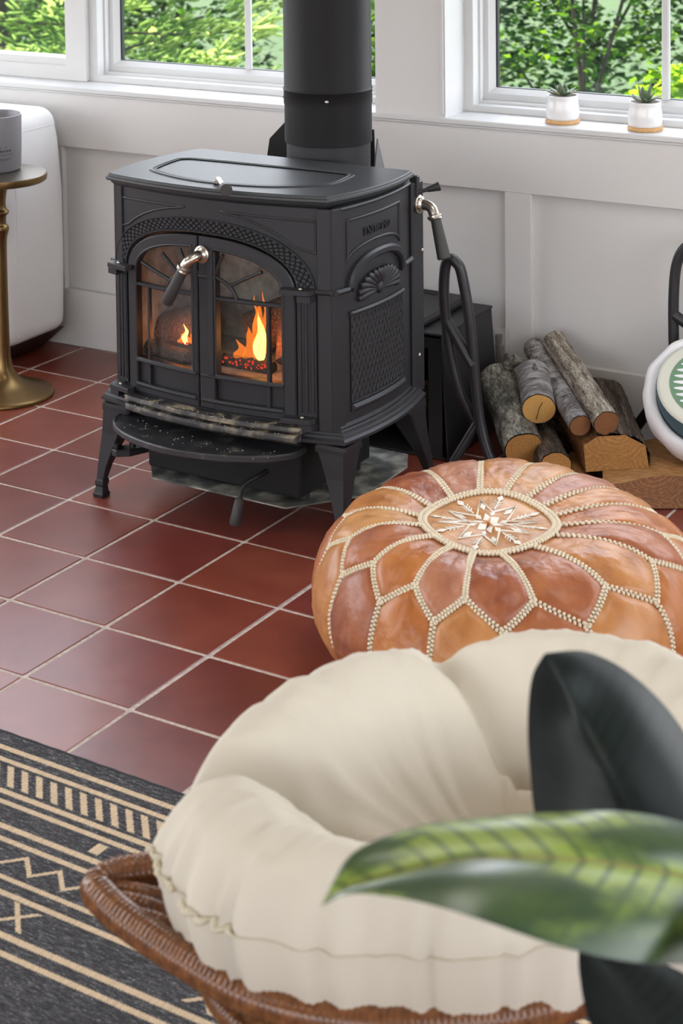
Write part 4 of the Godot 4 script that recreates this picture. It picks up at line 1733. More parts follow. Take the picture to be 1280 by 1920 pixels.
	b.grid(rows, 0, true, true)
	var body := part("cushion_body", b, M.canvas, Cu)
	b = MB.new()
	var rad := []
	for k in seam.size():
		rad.append(0.0008 + 0.0004 * sin(k * 2.1))
	b.tube(seam, rad, 6, true)
	part("piping", b, M.canvas_seam, Cu)
	# gathered fabric ends at the left edge
	b = MB.new()
	for q in [[0.46, 0.535], [0.545, 0.60]]:
		var path := PackedVector3Array()
		var rr := []
		for k in range(int(q[0] * nt), int(q[1] * nt)):
			for m in 3:
				var p := seam[k].lerp(seam[k + 1], m / 3.0)
				var o := Vector3(p.x, 0, p.z).normalized()
				path.append(p + o * (0.0022 + 0.0018 * sin(k * 2.6 + m)) + Vector3(0, 0.0015 * cos(k * 1.9 + m), 0))
				rr.append(0.0030 + 0.0012 * sin(k * 3.1 + m))
		rr[0] = 0.001
		rr[-1] = 0.001
		b.tube(path, rr, 6)
	part("gathered_seam", b, M.canvas_seam, Cu)


# ------------------------------------------------------------------ flat-woven rug
func rug() -> void:
	var sx := 2.0
	var sy := 1.3
	var R := thing("woven_rug", "charcoal flatwoven rug with cream stripes, ticks, zigzags and crosses", "rug", Vector3(0.3947, 0, 1.5818) - Vector3(0.99863, 0, 0.05238) * 0.9, -0.05241)
	var W := 2000
	var H := 1300
	var im := Image.create(W, H, false, Image.FORMAT_RGB8)
	var f := FastNoiseLite.new()
	f.seed = 3
	f.frequency = 0.5
	var cream := C(222, 196, 162)
	var stripes := [[0.029, 0.037], [0.0545, 0.0615], [0.116, 0.1238], [0.1365, 0.1435], [0.180, 0.1875], [0.2035, 0.2105], [0.267, 0.273], [0.2915, 0.298], [0.355, 0.3625], [0.382, 0.389]]
	var darks := [C(26, 25, 27), C(62, 61, 63), C(96, 95, 98), C(42, 41, 43), C(168, 166, 166)]
	for y in H:
		var shift := (hash(y * 7919) % 1000) / 1000.0
		for x in W:
			var k := f.get_noise_2d(x * 0.09 + shift * 90.0, y * 0.9) * 1.2 + f.get_noise_2d(x * 0.42, y * 1.7 + 500.0) * 0.8
			var v := clampf(k * 0.62 + 0.42, 0.0, 0.999) * 4.0
			var i := int(v)
			im.set_pixel(x, y, darks[[0, 3, 1, 2][i]].lerp(darks[[3, 1, 2, 4][i]], v - i))
	var paint := func(x: float, y: float) -> void:
		# metres from the rug's corner
		var wob := f.get_noise_2d(x * 400.0, y * 60.0)
		var px := roundi(x * 1000.0)
		var py := roundi(y * 1000.0 + 0.6 * sin(px * 1.4))
		if px >= 0 and px < W and py >= 0 and py < H:
			var l := clampf(0.90 + 0.12 * wob + 0.10 * sin(px * 1.6 + py * 0.9), 0.6, 1.1)
			im.set_pixel(px, py, Color(cream.r * l, cream.g * l, cream.b * l))
	var both := stripes.duplicate()
	for s in stripes:
		both.append([0.97 - s[1], 0.97 - s[0]])
	for s in both:
		for x in W:
			for j in int((s[1] - s[0]) * 1000.0 + 2.5):
				paint.call(x / 1000.0, s[0] - 0.0006 + j / 1000.0)
	for x0 in 80:
		var tx := 0.078 + 0.9 - 0.0255 * 38 + 0.0255 * x0
		for i in 12:
			for j in 41:
				var sl := j * 0.00088
				paint.call(tx - 0.006 + sl + i / 1000.0, 0.0680 + j / 1000.0)
				paint.call(tx - 0.006 + sl + i / 1000.0, 0.97 - 0.0680 - j / 1000.0)
	# sparse parallelograms
	for k in 9:
		for i in 16:
			for j in 22:
				paint.call(0.9 + 0.299 - 0.27 * 4 + 0.27 * k + i / 1000.0, 0.15 + j / 1000.0)
	# zigzag
	for k in range(-20, 42):
		var xa := 0.9 + 0.273 + 0.0535 * k
		for i in 280:
			var t := i / 280.0
			var x := xa - 0.0285 + 0.0285 * t if true else 0.0
			for j in 8:
				paint.call(x, 0.2215 + 0.0275 * t + j / 1000.0 - 0.001)
				paint.call(xa + 0.025 * t, 0.2495 - 0.0275 * t + j / 1000.0 - 0.001)
	# crosses
	for k in 9:
		var c := Vector2(0.9 + 0.319 + 0.275 * (k - 4), 0.3235)
		for i in 300:
			var t := i / 150.0 - 1.0
			for j in 8:
				paint.call(c.x + 0.021 * t + j / 1000.0 - 0.004, c.y + 0.0225 * t)
				paint.call(c.x + 0.018 * t + j / 1000.0 - 0.004, c.y - 0.018 * t)
	var m := mat("rug_weave", Color.WHITE, 0.95)
	m.albedo_texture = ImageTexture.create_from_image(im)
	m.heightmap_enabled = true
	m.heightmap_scale = 0.12
	# threads: short raised ribs in rows
	var hm := Image.create(512, 512, false, Image.FORMAT_L8)
	for y in 512:
		for x in 512:
			var ph := x / 512.0 * TAU * 64 + (PI if (y / 4) % 2 else 0.0)
			var v := 0.5 + 0.3 * sin(ph) * absf(sin(y * PI / 4.0)) + 0.2 * absf(sin(y * PI / 4.0))
			hm.set_pixel(x, y, Color(v, v, v))
	var ht := ImageTexture.create_from_image(hm)
	m.heightmap_texture = ht
	var b := MB.new()
	var top := [Vector3(0, 0.006, 0), Vector3(sx, 0.006, 0), Vector3(sx, 0.006, sy), Vector3(0, 0.006, sy)]
	b.tri(top[0], top[2], top[1], FLAT, Vector2(0, 0), Vector2(1, 1), Vector2(1, 0))
	b.tri(top[0], top[3], top[2], FLAT, Vector2(0, 0), Vector2(0, 1), Vector2(1, 1))
	m.heightmap_texture = null
	m.heightmap_enabled = false
	part("woven_field", b, m, R)
	var e := mat("rug_edge", C(46, 46, 50), 0.95)
	b = MB.new()
	b.box(Vector3(sx / 2, 0.0029, sy / 2), Vector3(sx, 0.0058, sy))
	# bound edges as thin cords
	for q in [[Vector3(0, 0.0035, 0), Vector3(sx, 0.0035, 0)], [Vector3(0, 0.0035, sy), Vector3(sx, 0.0035, sy)], [Vector3(0, 0.0035, 0), Vector3(0, 0.0035, sy)], [Vector3(sx, 0.0035, 0), Vector3(sx, 0.0035, sy)]]:
		var path := PackedVector3Array()
		for k in 161:
			path.append(q[0].lerp(q[1], k / 160.0) + Vector3(0, 0, 0.0006 * sin(k * 1.7)))
		b.tube(path, 0.0036, 6)
	part("bound_edge", b, e, R)


# ------------------------------------------------------------------ rubber plant at the right
func leaf_tex(dark: Color, mid: Color, light: Color, rib: Color, amount: float) -> ImageTexture:
	var im := Image.create(256, 512, false, Image.FORMAT_RGB8)
	var f := FastNoiseLite.new()
	f.seed = 12
	f.frequency = 0.012
	for y in 512:
		for x in 256:
			var a := absf(x / 127.5 - 1.0)
			var vein := pow(0.5 + 0.5 * sin((y / 512.0 + a * 0.10) * TAU * 19.0), 6.0)
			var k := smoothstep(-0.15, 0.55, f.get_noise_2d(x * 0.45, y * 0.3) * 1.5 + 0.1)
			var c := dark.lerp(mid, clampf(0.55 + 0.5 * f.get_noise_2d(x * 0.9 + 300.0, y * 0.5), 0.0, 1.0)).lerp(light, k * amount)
			c = c.lerp(dark, vein * 0.45 * (0.3 + k))
			c = c.lerp(rib, clampf(1.0 - a / 0.035, 0.0, 1.0) * 0.8)
			c = c.lerp(dark, smoothstep(0.93, 1.0, a) * 0.6)
			im.set_pixel(x, y, c)
	return ImageTexture.create_from_image(im)


func leaf_blade(low: Array, mid: Array, up: Array) -> MB:
	var b := MB.new()
	var a := smooth(low, 6)
	var m := smooth(mid, 6)
	var c := smooth(up, 6)
	var nrm := Vector3.ZERO
	var rows := []
	for side in 2:
		rows = []
		for i in m.size():
			var row := PackedVector3Array()
			var n := (a[i] - m[i]).cross(c[i] - m[i])
			if i > 0 and i < m.size() - 1:
				nrm = (m[i + 1] - m[i - 1]).cross(c[i] - a[i]).normalized()
			for j in 13:
				var t := j / 6.0 - 1.0
				var e := a[i] if t < 0 else c[i]
				var p := m[i].lerp(e, absf(t))
				# the halves bulge a little and the midrib lies in a groove
				var w := m[i].distance_to(e)
				p += nrm * (w * 0.10 * sin(PI * absf(t))) * (1.0 if side == 0 else 1.0)
				p += nrm * (0.0007 if side == 0 else -0.0007) * (1.0 - absf(t))
				row.append(p)
			rows.append(row)
		b.grid(rows, 0, false, side == 1)
	return b


func rubber_plant() -> void:
	var at := Vector3(1.7731, 0, 2.3784)
	var P := thing("rubber_plant", "rubber plant with large glossy dark green leaves in front of the cushion", "plant", at)
	var S := func(a: Array) -> Array: return a.map(func(q): return Vector3(q[0], q[1], q[2]) - at)
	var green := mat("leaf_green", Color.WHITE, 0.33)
	green.albedo_texture = leaf_tex(C(40, 62, 40), C(76, 98, 50), C(150, 170, 70), C(138, 108, 72), 0.85)  # yellow-green tone paints reflected and transmitted light into the blade
	green.backlight_enabled = true
	green.backlight = Color(0.25, 0.35, 0.1)
	green.clearcoat_enabled = true
	green.clearcoat = 0.3
	green.clearcoat_roughness = 0.25
	var darkm := mat("leaf_dark", Color.WHITE, 0.36)
	darkm.albedo_texture = leaf_tex(C(16, 22, 21), C(26, 34, 33), C(34, 44, 40), C(34, 42, 40), 0.4)
	darkm.metallic_specular = 0.33
	var b := leaf_blade(S.call([[1.5281, 0.6529, 2.6461], [1.5541, 0.6713, 2.6526], [1.5895, 0.6723, 2.6431], [1.6257, 0.6669, 2.6335], [1.6619, 0.6448, 2.6018], [1.6898, 0.6232, 2.5633], [1.713, 0.6025, 2.5159], [1.7378, 0.5831, 2.4557], [1.7611, 0.572, 2.3784]]),
		S.call([[1.5281, 0.6536, 2.646], [1.5419, 0.6632, 2.6371], [1.5715, 0.6681, 2.6074], [1.6004, 0.6677, 2.5785], [1.6384, 0.6614, 2.5446], [1.6681, 0.6452, 2.5046], [1.6963, 0.6255, 2.4659], [1.7287, 0.6016, 2.4249], [1.7611, 0.5723, 2.3784]]),
		S.call([[1.5281, 0.6542, 2.646], [1.5335, 0.6726, 2.6182], [1.5533, 0.6719, 2.5713], [1.5793, 0.6665, 2.5329], [1.6191, 0.6638, 2.4976], [1.6537, 0.6578, 2.4657], [1.6862, 0.6428, 2.4356], [1.7239, 0.6196, 2.4089], [1.7611, 0.5727, 2.3783]]))
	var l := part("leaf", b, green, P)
	l.set_meta("label", "broad green leaf with yellow green highlights painted into its colour")
	b = leaf_blade(S.call([[1.5622, 0.7101, 2.3883], [1.5512, 0.6891, 2.3847], [1.5492, 0.6589, 2.388], [1.555, 0.6301, 2.3982], [1.5691, 0.596, 2.4156], [1.6033, 0.5617, 2.4325], [1.6953, 0.5606, 2.436]]),
		S.call([[1.5629, 0.7101, 2.3879], [1.576, 0.6982, 2.3926], [1.593, 0.6731, 2.3958], [1.6166, 0.65, 2.4067], [1.643, 0.6171, 2.4166], [1.6687, 0.5856, 2.4268], [1.6967, 0.5623, 2.4351]]),
		S.call([[1.5641, 0.7108, 2.3871], [1.5807, 0.7021, 2.3545], [1.6037, 0.6818, 2.3305], [1.6307, 0.6515, 2.3165], [1.6575, 0.6194, 2.3261], [1.6834, 0.5908, 2.371], [1.6982, 0.5623, 2.4342]]))
	l = part("leaf", b, darkm, P)
	l.set_meta("label", "upright leaf showing its blackish back")
	# a lower dark leaf under the green one, then leaves out of the frame
	b = leaf_blade(S.call([[1.5944, 0.5181, 2.4059], [1.5952, 0.496, 2.4071], [1.6035, 0.459, 2.4047], [1.6299, 0.3887, 2.3822], [1.6662, 0.3362, 2.3409]]),
		S.call([[1.596, 0.5189, 2.4049], [1.6152, 0.4893, 2.3839], [1.635, 0.4452, 2.3635], [1.6523, 0.3817, 2.346], [1.6678, 0.3381, 2.3398]]),
		S.call([[1.5976, 0.5196, 2.404], [1.6341, 0.494, 2.3606], [1.6673, 0.4505, 2.3205], [1.6849, 0.3894, 2.3143], [1.6693, 0.3399, 2.3387]]))
	part("leaf", b, darkm, P)
	for k in 5:
		var a: float = [-0.5, 0.3, 1.0, 1.7, -1.1][k]
		var h: float = [0.82, 0.72, 0.9, 0.6, 0.95][k]
		var d := Vector3(cos(a), 0, sin(a))
		var sd := Vector3(-sin(a), 0, cos(a))
		var lo := []
		var mi := []
		var hi := []
		for i in 6:
			var t := i / 5.0
			var w := 0.045 * sin(PI * pow(t, 0.8)) + 0.0005
			var c := d * (0.03 + 0.2 * t) + Vector3(0, h + 0.10 * t - 0.12 * t * t, 0)
			mi.append(c)
			lo.append(c - sd * w + Vector3(0, 0.012, 0))
			hi.append(c + sd * w + Vector3(0, 0.012, 0))
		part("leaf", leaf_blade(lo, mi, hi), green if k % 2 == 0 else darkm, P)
	b = MB.new()
	b.tube(smooth([Vector3(0, 0.18, 0), Vector3(0.004, 0.4, 0.01), Vector3(-0.006, 0.58, 0.0), Vector3(0.0, 0.8, 0.006), Vector3(0.004, 1.0, 0.0)], 6), 0.0075, 8)
	for q in [[Vector3(-0.005, 0.552, 0.0), Vector3(-0.0120, 0.5723, 0.0000)], [Vector3(-0.006, 0.54, 0.0), Vector3(-0.0764, 0.5623, 0.0567)], [Vector3(0.0, 0.32, 0.005), Vector3(-0.1038, 0.3399, -0.0397)]]:
		b.tube(PackedVector3Array([q[0], q[1]]), 0.003, 6)
	for k in 5:
		var a: float = [-0.5, 0.3, 1.0, 1.7, -1.1][k]
		var h: float = [0.82, 0.72, 0.9, 0.6, 0.95][k]
		b.tube(PackedVector3Array([Vector3(0, h - 0.03, 0), Vector3(cos(a) * 0.032, h, sin(a) * 0.032)]), 0.003, 6)
	part("stem", b, M.bark_brown, P)
	b = MB.new()
	b.lathe([Vector2(0.075, 0.0), Vector2(0.10, 0.19), Vector2(0.108, 0.19), Vector2(0.108, 0.21), Vector2(0.098, 0.21), Vector2(0.094, 0.185), Vector2(0.0, 0.18)], 32)
	part("pot", b, M.terracotta_pot, P)


# ------------------------------------------------------------------ sofa end, brass table, candle
func sofa_and_table() -> void:
	var S := thing("sofa", "white linen sofa end with rounded edges and dark tapered foot", "sofa", Vector3(-0.65, 0, 0.17))
	var x0 := -1.5
	var b := MB.new()
	var out := PackedVector2Array()
	# rounded plan: right face at x = 0, z from -0.14 to 0.14
	var corner := func(cx: float, cz: float, r: float, a0: float, a1: float) -> void:
		for k in 9:
			var a := lerpf(a0, a1, k / 8.0)
			out.append(Vector2(cx + r * cos(a), -(cz - r * sin(a))))
	# order counter-clockwise in (x, -z)
	corner.call(-0.07, 0.07, 0.07, -PI / 2, 0.0)
	corner.call(-0.065, -0.075, 0.065, 0.0, PI / 2)
	corner.call(x0 + 0.065, -0.075, 0.065, PI / 2, PI)
	corner.call(x0 + 0.05, 0.07, 0.07, PI, PI * 1.5)
	var prof := [[-0.03, 0.062], [-0.012, 0.066], [-0.002, 0.078], [0.0, 0.10], [0.003, 0.25], [0.002, 0.40], [-0.006, 0.52], [-0.012, 0.555]]
	for k in 7:
		var a := PI / 2 * (k + 1) / 7.0
		prof.append([-0.012 - 0.038 * (1 - cos(a)), 0.555 + 0.04 * sin(a)])
	var rows := []
	for p in prof:
		var row := PackedVector3Array()
		for q in MB.inset(MB.ccw(out), -p[0]):
			row.append(Vector3(q.x, p[1], -q.y))
		rows.append(row)
	b.grid(rows, 0, true)
	b.flatpoly(MB.inset(MB.ccw(out), 0.05), PT, 0.595)
	b.flatpoly(MB.inset(MB.ccw(out), 0.03), PT, 0.062, false)
	part("upholstered_body", b, M.linen, S)
	b = MB.new()
	var seam := PackedVector3Array()
	for q in MB.inset(MB.ccw(out), 0.0125):
		seam.append(Vector3(q.x, 0.556, -q.y))
	b.tube(seam, 0.0014, 5, true)
	b.tube(PackedVector3Array([Vector3(-0.001, 0.085, 0.072), Vector3(0.0025, 0.25, 0.072), Vector3(0.001, 0.42, 0.072), Vector3(-0.0125, 0.556, 0.072)]), 0.0012, 5)
	part("seam", b, M.linen, S)
	for q in [[-0.085, -0.012, -0.115, 0.115, -0.16, -0.09, -0.125, 0.035], [x0 + 0.012, x0 + 0.085, -0.115, 0.115, x0 + 0.09, x0 + 0.16, -0.125, 0.035]]:
		b = MB.new()
		var lo := PackedVector3Array([Vector3(q[5], 0, q[7]), Vector3(q[5], 0, q[6]), Vector3(q[4], 0, q[6]), Vector3(q[4], 0, q[7])])
		var hi := PackedVector3Array([Vector3(q[1], 0.063, q[3]), Vector3(q[1], 0.063, q[2]), Vector3(q[0], 0.063, q[2]), Vector3(q[0], 0.063, q[3])])
		b.grid([lo, hi], FLAT, true)
		b.fan(lo, true)
		b.fan(hi, false)
		part("foot", b, M.dark_wood, S)
	# table
	var T := thing("side_table", "small round brass pedestal table in front of the white sofa end", "side table", Vector3(-0.588, 0, 0.378))
	b = MB.new()
	var pf := []
	for p in smooth([Vector3(0.114, 0.0, 0), Vector3(0.1145, 0.004, 0), Vector3(0.110, 0.009, 0), Vector3(0.085, 0.017, 0), Vector3(0.052, 0.029, 0), Vector3(0.031, 0.047, 0), Vector3(0.0215, 0.075, 0), Vector3(0.018, 0.12, 0), Vector3(0.0165, 0.24, 0), Vector3(0.0165, 0.34, 0), Vector3(0.0205, 0.366, 0), Vector3(0.0225, 0.374, 0), Vector3(0.0205, 0.381, 0), Vector3(0.0165, 0.386, 0), Vector3(0.017, 0.402, 0), Vector3(0.0225, 0.410, 0), Vector3(0.0225, 0.414, 0), Vector3(0.017, 0.422, 0), Vector3(0.0165, 0.44, 0), Vector3(0.022, 0.474, 0), Vector3(0.026, 0.484, 0)], 4):
		pf.append(Vector2(p.x, p.y))
	b.lathe(pf, 40)
	part("pedestal", b, M.brass, T)
	b = MB.new()
	b.lathe([Vector2(0.0, 0.482), Vector2(0.104, 0.482), Vector2(0.108, 0.485), Vector2(0.109, 0.492), Vector2(0.108, 0.4985)], 64, Transform3D(), false, false)
	part("rim_band", b, M.brass, T)
	b = MB.new()
	b.lathe([Vector2(0.108, 0.4985), Vector2(0.1065, 0.5), Vector2(0.0, 0.5)], 64, Transform3D(), false, false)
	part("table_top", b, M.brass_top, T)
	# candle
	var K := thing("candle", "grey frosted glass candle jar with small dark lettering on the brass table", "candle", Vector3(-0.622, 0.5, 0.351))
	b = MB.new()
	b.lathe([Vector2(0.052, 0.0), Vector2(0.058, 0.001), Vector2(0.0615, 0.006), Vector2(0.0635, 0.06), Vector2(0.0645, 0.122), Vector2(0.0642, 0.1245), Vector2(0.0625, 0.125), Vector2(0.0608, 0.123), Vector2(0.0595, 0.088)], 48, Transform3D(), true, false)
	part("jar", b, M.candle_glass, K)
	b = MB.new()
	b.lathe([Vector2(0.0594, 0.089), Vector2(0.04, 0.088), Vector2(0.0, 0.0875)], 32, Transform3D(), false, false)
	part("wax", b, M.wax, K)
	var face := 0.6943
	for ln in [["TER +", 0.0575, 0.0135, 0.00022, 15.0], ["KWOOD", 0.0495, 0.0235, 0.00022, 0.0]]:
		var txt: String = ln[0]
		for k in txt.length():
			if txt[k] == " ":
				continue
			var tm := TextMesh.new()
			var sf := SystemFont.new()
			sf.font_names = PackedStringArray(["Droid Sans"])
			sf.font_weight = 700
			tm.font = sf
			tm.text = txt[k]
			tm.font_size = 32
			tm.pixel_size = ln[3]
			tm.depth = 0.0003
			var o := part("printed_letter", tm, M.ink, K)
			var a: float = face + (ln[2] + 0.0155 - (txt.length() - 1 - k) * 0.0072) / 0.0635
			o.position = Vector3(sin(a), 0, cos(a)) * 0.0636 + Vector3(0, ln[1], 0)
			o.rotation.y = a
	b = MB.new()
	for q in [[0.0415, 0.020, 0.046], [0.0325, 0.012, 0.043], [0.0295, 0.010, 0.036]]:
		var path := PackedVector3Array()
		for k in 13:
			var a := face + lerpf(-0.01, q[2], k / 12.0) / 0.0635
			path.append(Vector3(sin(a), 0, cos(a)) * 0.0628 + Vector3(0, q[0], 0))
		b.tube(path, 0.00085, 4)
	part("printed_line", b, mat("pale_ink", C(92, 84, 82), 0.8), K)


# ------------------------------------------------------------------ firewood
func log_thing(called: String, label: String, p0: Vector3, p1: Vector3, r: float, bark: String, cut: String, sd: int, bump := 0.09) -> Node3D:
	# p0 is the sawn end that shows
	var base := Vector3(p0.x, 0, p0.z)
	var T := thing(called, label, "log", base, 0.0, "firewood logs piled by the wall")
	var a := p0 - base
	var z := p1 - base
	var b := MB.new()
	rough_log(b, a, z, r, bump, sd, false)
	part("bark", b, M[bark], T)
	var B := turn_basis(z - a)
	for e in 2:
		b = MB.new()
		var c := a if e == 0 else z
		var d := B.y * (-0.0008 if e == 0 else 0.0008)
		var g := b.group()
		var f := FastNoiseLite.new()
		f.seed = sd % 10000
		f.frequency = 1.0
		var ring := []
		var L := a.distance_to(z)
		for j in 22:
			var an := TAU * j / 22
			var t := 0.0 if e == 0 else L / r * 0.6
			var k := 0.955 * (1.0 + bump * f.get_noise_3d(cos(an) * 1.3, sin(an) * 1.3, t))
			ring.append([c + d + B * Vector3(cos(an) * r * k, 0, -sin(an) * r * k), Vector2(0.5 + 0.46 * cos(an), 0.5 + 0.46 * sin(an))])
		for j in 22:
			var q0: Array = ring[j]
			var q1: Array = ring[(j + 1) % 22]
			if e == 1:
				b.tri(c + d, q0[0], q1[0], g, Vector2(0.5, 0.5), q0[1], q1[1])
			else:
				b.tri(c + d, q1[0], q0[0], g, Vector2(0.5, 0.5), q1[1], q0[1])
		part("sawn_end", b, M[cut], T)
	return T


func split_log(called: String, label: String, front: Array, back: Array, sd: int, bark_faces: Array, woods: Array) -> void:
	# a split billet: polygon at the front end lofted to a polygon at the back end; bark on some faces
	var c := Vector3.ZERO
	for p in front:
		c += p
	c /= front.size()
	var base := Vector3(c.x, 0, c.z)
	var T := thing(called, label, "log", base, 0.0, "firewood logs piled by the wall")
	var f := FastNoiseLite.new()
	f.seed = sd
	f.frequency = 1.0
	var n := front.size()
	for i in n:
		var b := MB.new()
		var rows := []
		var a0: Vector3 = front[i]
		var a1: Vector3 = front[(i + 1) % n]
		var z0: Vector3 = back[i]
		var z1: Vector3 = back[(i + 1) % n]
		var nrm := (a1 - a0).cross(a0 - z0).normalized()
		var barky: bool = bark_faces.has(i)
		for r in 25:
			var row := PackedVector3Array()
			for j in 15:
				var t := j / 14.0
				var p := a0.lerp(a1, t).lerp(z0.lerp(z1, t), r / 24.0) - base
				var edge := sin(PI * t)
				var h := (0.005 * edge + 0.0035 * f.get_noise_3d(t * 9.0, r * 0.5, 3.0)) if barky else 0.0028 * f.get_noise_3d(t * 14.0, r * 0.14, 9.0) * (0.3 + edge)
				row.append(p + nrm * h)
			rows.append(row)
		b.grid(rows, 0, false, false)
		part("bark" if barky else "split_face", b, M.bark_brown if barky and sd % 2 == 0 else M.bark_silver if barky else M[woods[0]], T)
	for e in 2:
		var b := MB.new()
		var ring: Array = front if e == 0 else back
		var g := b.group()
		var cc := Vector3.ZERO
		for p in ring:
			cc += p
		cc = cc / n - base
		for i in n:
			for k in 6:
				var p: Vector3 = ring[i].lerp(ring[(i + 1) % n], k / 6.0) - base
				var q: Vector3 = ring[i].lerp(ring[(i + 1) % n], (k + 1) / 6.0) - base
				var up := Vector2(k / 6.0 + i, 0)
				var uv0 := Vector2((p - cc).x * 8.0 + 0.5, (p - cc).y * 8.0 + 0.1)
				var uv1 := Vector2((q - cc).x * 8.0 + 0.5, (q - cc).y * 8.0 + 0.1)
				if e == 0:
					b.tri(cc, p, q, g, Vector2(0.5, 0.1), uv0, uv1)
				else:
					b.tri(cc, q, p, g, Vector2(0.5, 0.1), uv1, uv0)
		part("sawn_end", b, M[woods[1]], T)


func firewood() -> void:
	var b: MB
	var T := log_thing("firewood_log", "thick grey-barked log with a pale sawn end beside the black tube stand", Vector3(0.630, 0.050, 0.285), Vector3(0.497, 0.125, 0.118), 0.0395, "bark_grey", "cut_ochre", 5)
	for q in [[Vector3(0.523, 0.155, 0.128), Vector3(0.545, 0.175, 0.120)], [Vector3(0.452, 0.14, 0.14), Vector3(0.44, 0.152, 0.155)]]:
		b = MB.new()
		rough_log(b, q[0] - Vector3(0.630, 0, 0.285), q[1] - Vector3(0.630, 0, 0.285), 0.011, 0.2, 3)
		part("knot_stub", b, M.bark_grey, T)
	T = log_thing("firewood_log", "short log with a light yellow cracked end resting on the thick grey log", Vector3(0.644, 0.122, 0.246), Vector3(0.588, 0.155, 0.14), 0.0335, "bark_silver", "cut_pale", 8, 0.05)
	b = MB.new()
	b.tube(PackedVector3Array([Vector3(-0.033, 0.169, -0.075), Vector3(-0.036, 0.176, -0.068), Vector3(-0.037, 0.190, -0.064)]), [0.008, 0.006, 0.002], 7)
	part("twig_stub", b, M.bark_grey, T)
	b = MB.new()
	b.tube(PackedVector3Array([Vector3(0.012, 0.139, 0.0105), Vector3(0.003, 0.124, 0.0062), Vector3(-0.001, 0.112, 0.0020), Vector3(-0.006, 0.099, -0.0022)]), 0.0009, 4)
	part("crack", b, M.void_black, T)
	log_thing("firewood_log", "thin silver-barked branch leaning on the wall, left of the two branches", Vector3(0.741, 0.112, 0.273), Vector3(0.540, 0.172, 0.028), 0.0215, "bark_silver", "cut_brown", 12, 0.06)
	log_thing("firewood_log", "pale flaky-barked branch leaning on the wall, right of the two branches", Vector3(0.790, 0.122, 0.263), Vector3(0.588, 0.192, 0.032), 0.0255, "bark_pale", "cut_brown", 15, 0.11)
	log_thing("firewood_log", "small log low in the pile between the thick grey log and the split log", Vector3(0.703, 0.034, 0.305), Vector3(0.575, 0.048, 0.115), 0.0315, "bark_brown", "cut_ochre", 21)
	log_thing("firewood_log", "dark log at the bottom of the pile in the shadow against the wall", Vector3(0.69, 0.032, 0.14), Vector3(0.56, 0.032, 0.06), 0.028, "bark_brown", "cut_brown", 25)
	# big split billet
	var fr := [Vector3(0.757, 0.028, 0.285), Vector3(0.874, 0.050, 0.262), Vector3(0.862, 0.086, 0.248), Vector3(0.823, 0.100, 0.25), Vector3(0.772, 0.093, 0.262), Vector3(0.748, 0.075, 0.275)]
	var bk := []
	for p in fr:
		bk.append(p + Vector3(-0.150 + 0.012 * bk.size(), 0.030, -0.218) if bk.size() in [1, 2, 3] else p + Vector3(-0.165, 0.028, -0.222))
	split_log("split_log", "large split log with dark bark and a broad brown sawn end under the branches", fr, bk, 4, [1, 2, 3], ["split_dark", "cut_ochre"])
	fr = [Vector3(0.845, 0.002, 0.372), Vector3(0.985, 0.002, 0.292), Vector3(0.975, 0.05, 0.262), Vector3(0.905, 0.052, 0.30), Vector3(0.82, 0.035, 0.36)]
	bk = []
	for p in fr:
		bk.append(p + Vector3(-0.075, 0.0, -0.19))
	split_log("split_log", "split log lying on the floor with a tan grained face upwards", fr, bk, 9, [], ["split_wood", "cut_brown"])
	fr = [Vector3(0.715, 0.002, 0.345), Vector3(0.79, 0.002, 0.335), Vector3(0.765, 0.02, 0.325), Vector3(0.735, 0.024, 0.33)]
	bk = []
	for p in fr:
		bk.append(p + Vector3(-0.05, 0.0, -0.15))
	split_log("split_log", "thin pale split piece on the floor under the large split log", fr, bk, 11, [], ["split_wood", "cut_ochre"])


